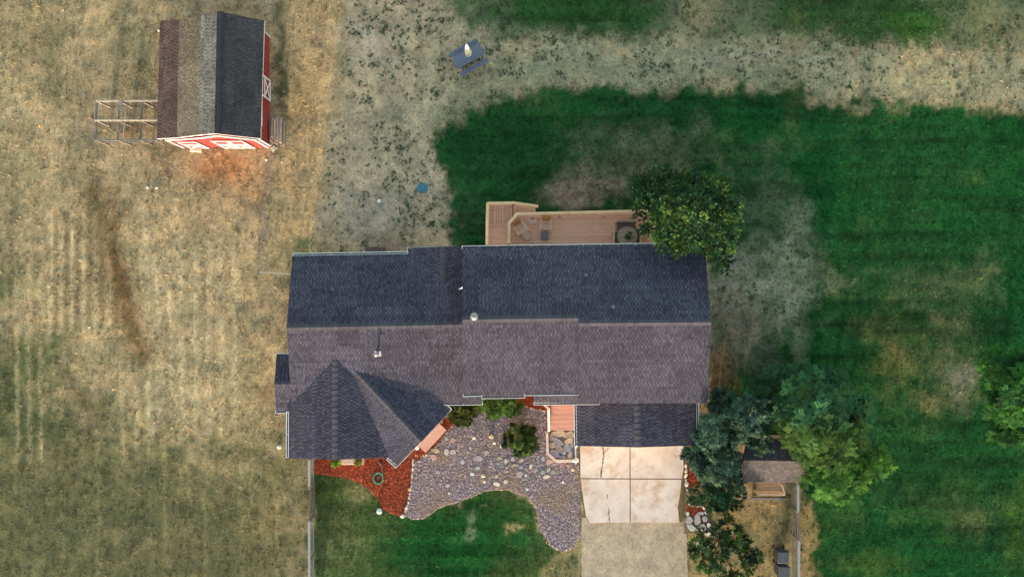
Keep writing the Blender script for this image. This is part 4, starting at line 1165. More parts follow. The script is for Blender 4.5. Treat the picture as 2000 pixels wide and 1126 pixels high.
# ------------------------------------------------------------------ pen beside the barn
M_oldwood = mat('old_grey_wood', (0.20, 0.175, 0.16), 0.9, 6, 0.25, 0.3, 30, (1, 1, 1), obj_random=0.2)
M_palewood = mat('pale_plank', (0.42, 0.36, 0.29), 0.9, 6, 0.2, 0.3, 30, (1, 1, 1), obj_random=0.12)
pen = empty('animal_pen', P(255, 245), 'open frame of weathered rails and posts beside the red barn', 'pen')
zp = 1.45
rows_y = (197, 235, 273); cols_x = (189, 233, 277)
for i, y in enumerate(rows_y):
    a = P(187 - (3 if i else 0), y, zp); b = P(309, y + (-0.5 if i == 0 else 0), zp)
    MB().bar(a, b, 0.09, 0.06).build('rail', M_palewood if i < 2 else M_oldwood, pen)
    MB().bar(a - Vector((0, 0, 0.7)), b - Vector((0, 0, 0.7)), 0.05, 0.08).build('rail', M_oldwood, pen) if i == 2 else None
for j, x in enumerate(cols_x):
    MB().bar(P(x, 196, zp - 0.062), P(x - 3, 273, zp - 0.062), 0.10, 0.055).build('cross_rail', M_oldwood, pen)
    for y in rows_y:
        p = P(x - (y - 197) * 0.04, y, zp); MB().box((p.x, p.y, zp / 2 - 0.08), (0.09, 0.09, zp)).build('post', M_oldwood, pen)
MB().bar(P(236, 195, zp + 0.062), P(237, 217, zp + 0.062), 0.16, 0.05).build('plank', M_oldwood, pen)
MB().bar(P(246, 213, zp - 0.13), P(241, 268, zp - 0.13), 0.05, 0.05).build('pole', M_palewood, pen)
MB().bar(P(212, 250, 0.75), P(236, 270, 0.75), 0.05, 0.05).build('pole', M_palewood, pen)
MB().bar(P(300, 272, zp - 0.2), P(322, 284, 0.05), 0.06, 0.06).build('pole', M_oldwood, pen)

# timber pile by the barn's east wall: each log its own thing
M_log = mat('log_wood', (0.40, 0.30, 0.23), 0.9, 8, 0.3, 0.4, 40, (3, 0.6, 3), obj_random=0.25)
rr = random.Random(4)
logspots = [(527, 229, 282, 0), (531, 226, 284, 0), (535.5, 228, 280, 0), (540, 230, 283, 0), (545, 226, 280, 0), (550, 228, 286, 0), (555, 236, 284, 0),
            (529, 231, 275, 1), (534, 232, 262, 1), (538.5, 228, 278, 1), (543.5, 236, 270, 1), (548, 231, 279, 1), (533, 262, 280, 1), (531.5, 230, 268, 2), (537, 233, 281, 2), (541.5, 229, 276, 2)]
for (x, y0, y1, lv) in logspots:
    z = 0.08 + lv * 0.125
    a = P(x, y0, z); b = P(x + rr.uniform(-0.8, 0.8), y1, z)
    o = MB().bar(a, b, rr.uniform(0.10, 0.14), 0.12).build('timber', M_log, None, bevel=0.015)
    rebase(o, (a + b) / 2 - Vector((0, 0, 0.06))); props(o, ('short weathered timber at the bottom of the barn pile', 'short weathered timber in the middle layer of the barn pile', 'short weathered timber on top of the barn pile')[lv], 'timber', 'timbers piled by the barn')
M_block = mat('cinder_block', (0.62, 0.55, 0.45), 0.9, 10, 0.12, 0.3, 50, obj_random=0.08)
for i, (x, y) in enumerate(((376.6, 287), (387.6, 287.5), (376.8, 293.5), (388, 294))):
    p = P(x, y, 0.1)
    o = MB().box((p.x, p.y, 0.085), (0.32, 0.185, 0.19)).build('paving_block', M_block, None, bevel=0.01)
    rebase(o, (p.x, p.y, 0)); props(o, 'pale concrete block on the ground at the barn side door', 'block', 'blocks before the barn door')
o = MB().box(P(535, 290, 0.06), (0.3, 0.22, 0.1), R(35)).build('paving_block', M_block, None, bevel=0.01); rebase(o, P(535, 290)); props(o, 'single pale block lying askew past the timber pile', 'block')

# ------------------------------------------------------------------ shed with porch in the side yard
shed = empty('shed', P(1515, 880), 'small dark roofed shed with a wooden porch under the trees', 'shed')
s_r0, s_r1 = P(1452, 898, 2.75), P(1583, 900, 2.75)
S_n = plane_of(s_r0, s_r1, P(1515, 858, 2.1)); S_s = plane_of(s_r0, s_r1, P(1515, 941, 2.1))
slope(shed, S_n, [(1452, 898), (1583, 900), (1578, 858), (1458, 856)], s_r1 - s_r0, 40, 0.1, exposure=0.13, tone=(0.085, 0.075, 0.078), light=1.25)
slope(shed, S_s, [(1452, 898), (1583, 900), (1578, 942), (1450, 940)], s_r1 - s_r0, 41, 0.1, exposure=0.13, tone=(0.085, 0.075, 0.074), light=1.25)
sx0, sx1 = P(1462, 0, 1.0).x, P(1572, 0, 1).x
body('wall', [(sx0, -8.55), (sx1, -8.6), (sx1, -10.35), (sx0, -10.3)], [S_n, S_s], mat('shed_board', (0.40, 0.32, 0.22), 0.9, 4, 0.15, 0.3, 20, (5, 5, 0.5)), shed, 0.12)
MB().box(((sx0 + sx1) / 2, -10.36, 1.0), (0.85, 0.05, 1.75)).build('door', mat('shed_door', (0.33, 0.24, 0.16), 0.8, 4, 0.12), shed)
pa, pb = P(1474, 941, 0.3), P(1534, 968, 0.3)
nb = 7
for i in range(nb):
    y = pa.y + 0.4 - (i + 0.5) * (pa.y + 0.4 - pb.y) / nb
    MB().box(((pa.x + pb.x) / 2 + 0.01 * i, y, 0.30), (pb.x - pa.x - 0.05 - i * 0.01, (pa.y + 0.4 - pb.y) / nb - 0.015, 0.04)).build('porch_board', mat('grey_brown_board', (0.30, 0.215, 0.15), 0.85, 5, 0.16, 0.2, 30, (0.6, 6, 6), obj_random=0.1), shed, bevel=0.004)
MB().bar(P(1482, 964.5, 0.95), P(1533, 966, 0.95), 0.08, 0.05).build('porch_rail', mat('porch_rail_wood', (0.46, 0.33, 0.23), 0.85, 5, 0.12), shed)
MB().bar(P(1533, 966, 0.954), P(1527, 946, 0.954), 0.08, 0.05).build('porch_rail', mat('porch_rail_wood', (0.46, 0.33, 0.23), 0.85, 5, 0.12), shed)
for x, y in ((1483, 964.5), (1532.5, 965.5), (1527, 947)):
    q = P(x, y, 0.95); MB().box((q.x, q.y, 0.46), (0.08, 0.08, 0.92)).build('porch_post', mat('porch_rail_wood', (0.46, 0.33, 0.23), 0.85, 5, 0.12), shed)
for k in range(1, 9):
    q = P(1483 + k * 5.5, 964.5, 0.95); MB().box((q.x, q.y, 0.6), (0.03, 0.03, 0.6)).build('baluster', mat('porch_rail_wood', (0.46, 0.33, 0.23), 0.85, 5, 0.12), shed)
MB().bar(P(1436, 880, 1.3), P(1437, 912, 1.3), 0.4, 0.05).build('lean_to_plank', M_palewood, shed)
MB().bar(P(1446, 882, 1.3), P(1446, 910, 1.3), 0.12, 0.05).build('lean_to_plank', M_palewood, shed)
for y in (882, 911):
    q = P(1437, y, 1.3); MB().box((q.x, q.y, 0.62), (0.1, 0.1, 1.26)).build('lean_to_post', M_oldwood, shed)
o = MB().bar(P(1468, 972.5, 0.08), P(1536, 974, 0.08), 0.14, 0.16).build('landscape_timber', M_oldwood); rebase(o, P(1502, 973)); props(o, 'grey timber edging laid before the shed porch', 'timber edging')

# ------------------------------------------------------------------ fences: posts, flat top rail, wires; picket gates
M_rail_l = mat('fence_rail_paint', (0.30, 0.30, 0.285), 0.85, 6, 0.12, 0.2, 30, (1, 1, 1))
M_wire = mat('fence_wire', (0.30, 0.30, 0.30), 0.5, 20, 0.1, metal=0.4)
M_picket = mat('gate_picket', (0.20, 0.16, 0.13), 0.9, 8, 0.25, 0.3, 30, obj_random=0.2)
def fence(x, y0, y1, label, hh=1.12, name='fence'):
    a = P(x, y0, hh); b = P(x, y1, hh); g0 = Vector((a.x, a.y, 0)); g1 = Vector((b.x, b.y, 0))
    t = empty(name, (g0 + g1) / 2, label, 'fence')
    MB().bar(a, b, 0.13, 0.045).build('top_rail', M_rail_l, t, bevel=0.006)
    MB().bar(a - Vector((0, 0, 0.09)), b - Vector((0, 0, 0.09)), 0.04, 0.12).build('sub_rail', M_rail_l, t)
    MB().bar(g0 + Vector((0, 0, 0.15)), g1 + Vector((0, 0, 0.15)), 0.04, 0.1).build('bottom_rail', M_oldwood, t)
    L = (g1 - g0).length; k = max(1, round(L / 2.3))
    for j in range(k + 1):
        p = g0.lerp(g1, j / k); MB().box((p.x, p.y, hh / 2 - 0.05), (0.1, 0.1, hh + 0.02)).build('post', M_oldwood, t)
    mb = MB()
    for z in np.arange(0.25, hh - 0.1, 0.15): mb.bar(g0 + Vector((0, 0, z)), g1 + Vector((0, 0, z)), 0.008, 0.008)
    for s in np.arange(0.1, L, 0.15):
        p = g0.lerp(g1, s / L); mb.bar(p + Vector((0, 0, 0.2)), p + Vector((0, 0, hh - 0.1)), 0.008, 0.008)
    mb.build('wire_mesh', M_wire, t)
def gate(x, y0, y1, label, sgn, hh=1.1):
    a = P(x, y0, hh); b = P(x, y1, hh); g0 = Vector((a.x, a.y, 0)); g1 = Vector((b.x, b.y, 0)); d = (g1 - g0); L = d.length; d.normalize()
    t = empty('garden_gate', (g0 + g1) / 2, label, 'gate')
    k = max(3, int(L / 0.15))
    for j in range(k):
        p = g0 + d * (L * (j + 0.5) / k); MB().box((p.x, p.y, hh / 2 + 0.04), (0.025, 0.085, hh - 0.1 + 0.05 * math.sin(j / (k - 1) * 3.14))).build('picket', M_picket, t)
    for z in (0.22, hh - 0.12): MB().bar(g0 + d * 0.06 + Vector((sgn * 0.036, 0, z)), g1 - d * 0.06 + Vector((sgn * 0.036, 0, z)), 0.04, 0.09).build('gate_rail', M_oldwood, t)
    MB().bar(g0 + d * 0.1 + Vector((sgn * 0.07, 0, 0.26)), g1 - d * 0.1 + Vector((sgn * 0.07, 0, hh - 0.16)), 0.025, 0.07).build('gate_brace', M_oldwood, t)
    for p in (g0 - d * 0.02, g1 + d * 0.02): MB().box((p.x, p.y, hh / 2), (0.11, 0.11, hh + 0.1)).build('gate_post', M_oldwood, t)
    MB().box((g0 + d * L * 0.75).to_tuple()[:2] + (hh * 0.75,), (0.12, 0.1, 0.06)).build('latch', M_darkmetal, t)
fence(604, 898, 951, 'pale railed wire fence joining the house to the west gate')
gate(604, 953, 1015, 'dark picket gate in the pale fence beside the front lawn', 1)
fence(604, 1017, 1250, 'pale railed wire fence running on past the front lawn gate')
fence(1559, 943, 1000, 'grey railed wire fence joining the shed to the side gate')
gate(1560.5, 1002, 1054, 'dark picket gate between the side yard and the big lawn', -1)
fence(1560.5, 1056, 1250, 'grey railed wire fence behind the two wheeled bins')
# light wire fence off the north west corner of the house
wf = empty('wire_fence', P(507, 520), 'thin wire fence with a pale pole off the house corner', 'fence')
MB().bar(P(568, 535, 1.0), P(506, 531, 1.0), 0.06, 0.05).build('pole', M_palewood, wf)
pts = [(568, 535), (506, 531), (509, 470), (512, 410), (519, 350), (526, 296)]
for i, q in enumerate(pts):
    p = P(*q, 1.0); MB().box((p.x, p.y, 0.48), (0.06, 0.06, 1.0)).build('post', M_oldwood, wf)
for i in range(1, len(pts) - 1):
    for z in (0.4, 0.7, 0.96):
        a = P(*pts[i], 1.0); b = P(*pts[i + 1], 1.0); a.z = b.z = z; MB().bar(a, b, 0.012, 0.012).build('wire', M_wire, wf)

# ------------------------------------------------------------------ wheeled bins
M_bin = mat('bin_plastic', (0.035, 0.042, 0.048), 0.55, 6, 0.12, spec=0.4)
M_binlid = mat('bin_lid', (0.055, 0.068, 0.078), 0.5, 6, 0.12, spec=0.4)
def wheeled_bin(px, py, label):
    q = P(px, py, 1.05); t = empty('wheeled_bin', (q.x, q.y, 0), label, 'bin', 'bins by the fence', R(-2))
    def pt(n, mb, m, bv=0.02): return mb.build(n, m, t, local=True, bevel=bv)
    vs = [(-.26, -.28, .06), (.26, -.28, .06), (.26, .26, .06), (-.26, .26, .06), (-.31, -.35, .96), (.31, -.35, .96), (.31, .33, .96), (-.31, .33, .96)]
    pt('body', MB().add(vs, [(3, 2, 1, 0), (4, 5, 6, 7), (0, 1, 5, 4), (1, 2, 6, 5), (2, 3, 7, 6), (3, 0, 4, 7)]), M_bin)
    l = pt('lid', MB().add([(-.33, -.38, .965), (.33, -.38, .965), (.33, .36, .965), (-.33, .36, .965), (-.29, -.33, 1.05), (.29, -.33, 1.05), (.29, .30, 1.07), (-.29, .30, 1.07)], [(3, 2, 1, 0), (4, 5, 6, 7), (0, 1, 5, 4), (1, 2, 6, 5), (2, 3, 7, 6), (3, 0, 4, 7)]), M_binlid)
    for s in (-1, 1): MB().box((s * 0.20, 0.0, 1.062), (0.03, 0.5, 0.02)).build('lid_rib', M_binlid, l, local=True)
    pt('handle', MB().tube([(-.26, .40, .98), (-.26, .44, 1.0), (.26, .44, 1.0), (.26, .40, .98)], 0.018, 8), M_bin, 0)
    for s in (-1, 1): pt('wheel', MB().tube([(s * .27, .30, .13), (s * .33, .30, .13)], 0.13, 16), M_black, 0)
wheeled_bin(1530.5, 1088, 'dark grey wheeled bin standing nearer the side gate')
wheeled_bin(1532, 1117, 'dark grey wheeled bin standing farther from the side gate')

# ------------------------------------------------------------------ front porch stair and raised stone planting box
M_porch = mat('porch_board', (0.52, 0.30, 0.24), 0.8, 5, 0.12, 0.2, 30, (0.6, 6, 6), obj_random=0.07)
M_porchrail = mat('porch_trim', (0.62, 0.42, 0.36), 0.75, 5, 0.1, obj_random=0.05)
ps = empty('porch_stairs', P(1098, 820), 'reddish board stairs leading up to the front door', 'stairs')
px0, px1 = P(1075, 0, 0.6).x, P(1125, 0, 0.6).x
yt = -5.6
n = 9
for i in range(n):
    z = 1.25 - max(0, i - 2) * 0.16
    y = yt - 0.16 - i * 0.295
    MB().box(((px0 + px1) / 2, y, z - 0.02), (px1 - px0, 0.287, 0.045)).build('stair_tread', M_porch, ps, bevel=0.005)
    MB().box(((px0 + px1) / 2, y - 0.13, (z - 0.05) / 2), (px1 - px0 - 0.02, 0.02, max(0.05, z - 0.05))).build('riser', M_porch, ps)
a = P(1071.5, 796, 1.9); b = P(1072, 842, 0.9)
MB().bar(a, b, 0.13, 0.05).build('stair_rail', M_porchrail, ps, bevel=0.005)
MB().bar(P(1061, 788, 1.9), P(1072, 798, 1.904), 0.13, 0.05).build('stair_rail', M_porchrail, ps, bevel=0.005)
for t in np.linspace(0, 1, 12):
    p = a.lerp(b, t); MB().box((p.x, p.y, p.z - 0.45), (0.04, 0.04, 0.88)).build('baluster', M_porchrail, ps)
MB().bar(P(1123, 790, 0.95), P(1124.5, 905, 0.16), 0.06, 0.05).build('wall_rail', M_white, ps)
M_edge = mat('pale_timber', (0.60, 0.48, 0.42), 0.85, 5, 0.12, 0.2, 30, obj_random=0.06)
pl_ = empty('stone_planter', P(1095, 875), 'raised bed edged with pale timbers at the stair foot', 'planter')
zc = 0.34
nodes = [(1068.5, 846), (1070, 885), (1086, 899.5), (1129, 899)]
for i in range(3):
    a, b = P(*nodes[i], zc), P(*nodes[i + 1], zc); d = (b - a).normalized()
    MB().bar(a - d * 0.05 - Vector((0, 0, 0.13 - 0.002 * i)), b + d * 0.05 - Vector((0, 0, 0.13 - 0.002 * i)), 0.15, 0.28).build('edge_timber', M_edge, pl_, bevel=0.01)
MB().prism([P(x, y, 0.14) for x, y in ((1069, 846), (1128, 844), (1129, 898), (1087, 898), (1071, 884))], 0.18).build('soil', M_gravelbase, pl_)
# diagonal steps before the side door
ds = empty('side_steps', P(845, 862), 'four reddish boards forming a step on the diagonal gable', 'steps')
for i in range(4):
    o0 = 2.2 + i * 5.4
    a = P(817.5 + o0 * 0.62, 878 + o0 * 0.58 - 8, 0.32 - 0.002 * i); b = P(858 + o0 * 0.62, 834 + o0 * 0.58 - 8, 0.32 - 0.002 * i)
    MB().bar(a, b, 0.215, 0.045).build('step_board', M_porch, ds, bevel=0.005)
for tt in (0.08, 0.5, 0.92):
    a = P(817.5, 870, 0.3).lerp(P(858, 826, 0.3), tt); b = a + Vector((0.42, -0.36, 0))
    MB().bar(a - Vector((0, 0, 0.17)), b - Vector((0, 0, 0.17)), 0.06, 0.24).build('bearer', M_underdeck, ds)

# planter box under the front gable
pb_ = empty('planter_box', P(685, 901), 'long tan planter box with plants at both ends on mulch', 'planter')
a = P(651, 897, 0.45); b = P(709, 897, 0.45)
MB().box(((a.x + b.x) / 2, a.y - 0.12, 0.22), (b.x - a.x, 0.34, 0.46)).build('box', M_edge, pb_, bevel=0.01)
MB().box(((a.x + b.x) / 2, a.y - 0.12, 0.452), (b.x - a.x - 0.08, 0.26, 0.02)).build('seat_board', mat('box_board', (0.5, 0.36, 0.28), 0.85, 5, 0.12), pb_)
PLANT_SPOTS += [(pb_, Vector((a.x + 0.12, a.y - 0.15, 0.52)), 0.22, 220, (0.14, 0.2, 0.03)), (pb_, Vector((b.x - 0.25, a.y - 0.1, 0.52)), 0.20, 180, (0.16, 0.17, 0.03))]
# garden hose coil
hp = P(739, 933, 0.06)
hose = empty('garden_hose', (hp.x, hp.y, 0.03), 'green garden hose coiled on the red mulch', 'hose')
M_hose = mat('hose_green', (0.03, 0.30, 0.19), 0.5, 10, 0.15, spec=0.4)
pts = []
for k in range(0, 6 * 24 + 1):
    t = k / 24 * 2 * math.pi; r = 0.27 + 0.05 * ((k / 24 * 1.7) % 1) ; z = 0.07 + 0.016 * (k / 24)
    pts.append((hp.x + r * math.cos(t) * 0.95, hp.y + r * math.sin(t) * 1.05, z + 0.006 * math.sin(t * 2.3)))
MB().tube(pts, 0.019, 6).build('coil', M_hose, hose, smooth=True)
e = P(743, 902, 0.2)
MB().tube([pts[-1], (hp.x + 0.24, hp.y + 0.36, 0.08), (hp.x + 0.20, hp.y + 0.6, 0.06), (hp.x + 0.11, hp.y + 0.78, 0.10), (e.x, e.y, 0.3)], 0.014, 6).build('lead', mat('hose_grey', (0.35, 0.36, 0.33), 0.6, 10, 0.1), hose, smooth=True)
MB().tube([(hp.x - 0.05, hp.y - 0.14, 0.085), (hp.x + 0.07, hp.y + 0.13, 0.1)], 0.022, 6).build('nozzle', M_metal, hose)
tp = empty('hose_tap', (e.x, e.y + 0.05, 0.03), 'dark post tap above the coiled green hose', 'tap')
MB().box((e.x, e.y + 0.05, 0.28), (0.12, 0.14, 0.5)).build('post', M_black, tp, bevel=0.01)
MB().tube([(e.x, e.y, 0.4), (e.x, e.y - 0.1, 0.38), (e.x, e.y - 0.12, 0.32)], 0.02, 8).build('spout', M_metal, tp)
MB().box((e.x, e.y + 0.05, 0.55), (0.09, 0.03, 0.03)).build('handle', M_metal, tp)

# small things lying about
q = P(825, 367); o = MB().lathe(q + Vector((0, 0, -0.03)), [(0.30, 0), (0.30, 0.08), (0.27, 0.10), (0.25, 0.09), (0.08, 0.11)], 28).build('tank_lid', mat('blue_lid', (0.06, 0.20, 0.26), 0.6, 10, 0.15)); rebase(o, q); props(o, 'round blue green tank lid in the bare turf', 'lid')
for k in range(8):
    t = k * math.pi / 4; MB().bar(q + Vector((math.cos(t) * .09, math.sin(t) * .09, .078)), q + Vector((math.cos(t) * .24, math.sin(t) * .24, .07)), 0.02, 0.015).build('rib', MATS['blue_lid'], o)
q = P(741, 393); o = MB().lathe(q, [(0.05, 0), (0.11, 0.02), (0.12, 0.1), (0.08, 0.2), (0.09, 0.22), (0.02, 0.2)], 14).build('white_bucket', M_white); rebase(o, q); props(o, 'small white bucket on the thin turf behind the house', 'bucket')
q = P(741, 997); o = MB().lathe(q, [(0.17, 0), (0.17, 0.05), (0.15, 0.12), (0.09, 0.17), (0.02, 0.18)], 18).build('valve_cover', mat('pale_plastic', (0.55, 0.62, 0.64), 0.5, 6, 0.08), smooth=True); rebase(o, q); props(o, 'pale rounded plastic cover by the mulch corner', 'cover')

# ------------------------------------------------------------------ stones
def stone_mesh(w, l, h, seed, flat=False):
    rr = random.Random(seed); n = 8 if not flat else 7
    mb = MB(); ph = rr.uniform(0, 6)
    rad = [rr.uniform(0.82, 1.12) if not flat else rr.uniform(0.72, 1.2) for _ in range(n)]
    lv = [(0, 0.86), (0.45, 1.0), (0.82, 0.82), (1.0, 0.45)] if not flat else [(0, 0.95), (0.6, 1.0), (0.95, 0.93)]
    rows = []
    for z, s in lv:
        rows.append(len(mb.v))
        for k in range(n):
            t = ph + 2 * math.pi * k / n
            mb.v.append((w / 2 * rad[k] * s * math.cos(t) * rr.uniform(.94, 1.06), l / 2 * rad[k] * s * math.sin(t) * rr.uniform(.94, 1.06), h * z * rr.uniform(.92, 1.08) - 0.02))
    for i in range(len(lv) - 1):
        for k in range(n): mb.f.append((rows[i] + k, rows[i] + (k + 1) % n, rows[i + 1] + (k + 1) % n, rows[i + 1] + k))
    mb.f.append(tuple(rows[-1] + k for k in range(n))); mb.f.append(tuple(rows[0] + n - 1 - k for k in range(n)))
    return mb
STONE = {'cream': (0.62, 0.54, 0.42), 'white': (0.68, 0.66, 0.62), 'tan': (0.50, 0.38, 0.26), 'pink': (0.44, 0.29, 0.25), 'mauve': (0.37, 0.31, 0.32), 'blue': (0.31, 0.35, 0.38), 'green': (0.31, 0.33, 0.29), 'grey': (0.40, 0.38, 0.38)}
STONE_W = {'cream': 'cream coloured', 'white': 'whitish', 'tan': 'tan', 'pink': 'rusty pink', 'mauve': 'dark mauve', 'blue': 'blue grey', 'green': 'green grey', 'grey': 'plain grey'}
def stone(px, py, wpx, hpx, colour, where, z=0.03, flat=True, seed=0, rot=None, name=None, group=None, hh=None):
    m = mat('stone_' + colour, STONE[colour], 0.9, 7, 0.2, 0.4, 30, obj_random=0.12)
    h = hh or (0.09 if flat else 0.6 * min(wpx, hpx) * S)
    if 'timber edged' in where: wpx *= 1.18; hpx *= 1.18
    if 'gravel' in where and flat: wpx *= 0.78; hpx *= 0.78; h = 0.055
    o = stone_mesh(wpx * S, hpx * S, h, seed, flat).build(name or ('flagstone' if flat else 'boulder'), m)
    p = P(px, py, z); o.location = p; o.rotation_euler = (0, 0, rot if rot is not None else random.Random(seed).uniform(-0.5, 0.5))
    kind = ('flat' if flat else 'rounded'); q = max(wpx, hpx)
    if 'gravel' in where: kind = ('large ' if q > 15 else 'small ' if q < 10 else 'medium ') + kind
    props(o, '%s %s stone %s' % (STONE_W[colour], kind, where), 'stone', group or 'stones %s' % where)
    return o
def g(x, y): return 780 + x / 3.3125, 740 + y / 3.3125
ROCKS = [(485, 377, 26, 26, 'cream', 0), (595, 366, 40, 32, 'tan', 0), (616, 410, 24, 22, 'cream', 0), (666, 427, 38, 30, 'cream', 0), (645, 510, 34, 36, 'tan', 1), (788, 525, 42, 34, 'tan', 1), (740, 555, 40, 26, 'tan', 1),
         (850, 565, 26, 44, 'cream', 1), (787, 570, 44, 26, 'blue', 1), (628, 677, 64, 34, 'cream', 1), (687, 663, 40, 40, 'cream', 1), (950, 632, 64, 36, 'cream', 1), (543, 622, 30, 26, 'cream', 0), (550, 660, 20, 22, 'cream', 0),
         (470, 612, 40, 30, 'white', 1), (820, 620, 26, 22, 'white', 1), (826, 710, 28, 26, 'white', 1), (1058, 665, 26, 26, 'white', 1), (1122, 585, 22, 24, 'cream', 0), (312, 690, 40, 34, 'grey', 1), (322, 737, 28, 18, 'cream', 1),
         (305, 470, 46, 56, 'grey', 1), (235, 462, 60, 40, 'tan', 1), (222, 503, 70, 52, 'pink', 1), (348, 395, 54, 44, 'pink', 1), (303, 383, 36, 42, 'green', 1), (408, 533, 42, 46, 'blue', 1), (508, 572, 44, 30, 'blue', 1),
         (592, 528, 28, 28, 'blue', 1), (505, 512, 70, 50, 'mauve', 1), (690, 525, 42, 42, 'grey', 1), (733, 515, 40, 38, 'mauve', 1), (690, 597, 48, 28, 'pink', 1), (778, 615, 62, 52, 'mauve', 1), (695, 570, 28, 26, 'green', 1),
         (628, 625, 38, 26, 'tan', 1), (925, 600, 50, 40, 'green', 1), (965, 583, 36, 36, 'green', 1), (995, 602, 36, 34, 'green', 1), (928, 512, 30, 40, 'blue', 1), (970, 535, 66, 46, 'pink', 1), (458, 445, 28, 28, 'grey', 1), (345, 470, 60, 46, 'mauve', 1),
         (560, 470, 60, 34, 'mauve', 1), (640, 545, 30, 26, 'green', 1), (440, 470, 36, 30, 'mauve', 1), (880, 590, 26, 34, 'grey', 1), (480, 338, 26, 24, 'grey', 1), (1090, 560, 26, 20, 'tan', 1), (250, 600, 40, 30, 'mauve', 1), (905, 625, 30, 22, 'mauve', 1)]
for i, (x, y, w, h, c, fl_) in enumerate(ROCKS):
    stone(*g(x, y), w / 3.3125, h / 3.3125, c, 'lying in the purple gravel', 0.04, bool(fl_), 100 + i)
for i, (x, y, w, h, c) in enumerate([(115, 440, 36, 34, 'white'), (318, 246, 34, 18, 'tan'), (272, 275, 26, 30, 'tan'), (68, 710, 26, 26, 'tan'), (20, 885, 32, 26, 'white'), (45, 830, 22, 22, 'cream')]):
    stone(*g(x, y), w / 3.3125, h / 3.3125, c, 'on the edge of the red mulch', 0.04, False, 200 + i)
# pale cobbles bordering the mulch and the gravel
def edging(pts, n, where, cols, s0, s1, seed):
    rr = random.Random(seed); seg = [Vector((*p, 0)) for p in pts]; L = [0]
    for i in range(len(seg) - 1): L.append(L[-1] + (seg[i + 1] - seg[i]).length)
    for k in range(n):
        t = (k + rr.uniform(0.2, 0.8)) / n * L[-1]
        i = max(j for j in range(len(seg) - 1) if L[j] <= t); p = seg[i].lerp(seg[i + 1], (t - L[i]) / (L[i + 1] - L[i]))
        c = rr.choice(cols); w = rr.uniform(s0, s1)
        stone(p.x + rr.uniform(-1, 1), p.y + rr.uniform(-1, 1), w, w * rr.uniform(0.8, 1.4), c, where, 0.04, False, seed * 100 + k, name='edging_stone')
edging([(807, 895), (806, 920), (803, 950), (800, 962), (797, 980), (791, 1000), (787, 1007)], 34, 'in the row between mulch and gravel', ['white', 'cream', 'white'], 2.6, 4.6, 5)
edging([(809, 890), (830, 889), (852, 870)], 10, 'in the row below the side steps', ['tan', 'cream'], 2.5, 4.0, 6)
edging([(1008, 795), (1025, 793), (1045, 799), (1066, 802)], 14, 'in the row under the porch shrubs', ['pink', 'cream', 'tan'], 3.0, 5.0, 7)
edging([(1341, 880), (1340, 910), (1339, 940), (1343, 960), (1345, 985)], 20, 'in the row along the driveway edge', ['grey', 'white', 'cream', 'tan'], 3.5, 8.0, 8)
edging([(1345, 985), (1372, 988), (1380, 1006)], 9, 'in the row round the lower mulch patch', ['white', 'tan', 'grey'], 3.5, 6.0, 9)
for i, (x, y, w, h, c) in enumerate([(1345, 1015, 16, 18, 'grey'), (1362, 1014, 14, 24, 'mauve'), (1376, 1012, 12, 14, 'grey'), (1351, 1030, 20, 12, 'grey'), (1372, 1029, 16, 14, 'grey'), (1343, 1002, 8, 8, 'white'), (1384, 1024, 8, 9, 'white'), (1368, 1001, 16, 8, 'grey'), (1382, 1042, 12, 8, 'white'), (1365, 1062, 12, 8, 'white'), (1371, 1068, 9, 7, 'white')]):
    stone(x, y, w, h, c, 'laid beside the drive below the mulch', 0.03, True, 300 + i)
def g2(x, y): return 1040 + x / 7.03, 760 + y / 7.03
for i, (x, y, w, h, c, r) in enumerate([(355, 605, 170, 80, 'tan', 0), (500, 620, 140, 90, 'tan', 0), (262, 650, 60, 110, 'pink', 0.1), (275, 760, 76, 76, 'tan', 0), (350, 715, 190, 90, 'mauve', -0.6), (385, 830, 170, 70, 'pink', -0.7), (310, 885, 170, 86, 'mauve', -0.6),
        (410, 930, 110, 44, 'mauve', 0), (470, 800, 100, 120, 'grey', 0), (515, 905, 66, 60, 'cream', 0.5), (500, 700, 110, 70, 'tan', 0.2), (520, 860, 60, 40, 'grey', 0), (535, 770, 50, 90, 'mauve', 0), (430, 870, 60, 50, 'grey', 0)]):
    stone(*g2(x, y), w / 7.03, h / 7.03, c, 'set in the timber edged bed', 0.15 + 0.004 * i, True, 400 + i, r)
stone(1123.5, 897.5, 13, 9, 'white', 'on the end of the planter edging', 0.33, False, 450, 0.2)
stone(546, 872, 9, 9, 'white', 'alone in the dry grass west of the house', -0.02, False, 451)
for i, (x, y) in enumerate(((288, 366), (306, 367), (310, 60), (520, 312))): stone(x, y, 6, 5, 'white', 'loose in the dry field', -0.03, False, 460 + i)

# ------------------------------------------------------------------ vegetation
M_leaf = mat_attr('leaf_tint', 0.7, 3, 0.15, trans=0.22, spec=0.05)
M_bark = mat('bark', (0.14, 0.10, 0.075), 0.95, 6, 0.3, 0.6, 25)
# leaf shapes
LEAF_V = [(0, 0, 0), (0.5, 0.42, 0.10), (0, 1.0, -0.05), (-0.5, 0.42, 0.10)]; LEAF_F = [(0, 1, 2, 3)]
# a frond: stalk with five pairs of narrow leaflets
FR_V = []; FR_F = []
for i in range(5):
    y = 0.15 + 0.17 * i; l = 0.34 * (1 - 0.09 * i)
    for s in (-1, 1):
        c = len(FR_V); FR_V += [(0, y, 0), (s * l * 0.5, y + 0.0, 0.03), (s * l, y + 0.20, -0.03), (s * l * 0.45, y + 0.16, 0.025)]; FR_F.append((c, c + 1, c + 2, c + 3) if s > 0 else (c + 3, c + 2, c + 1, c))
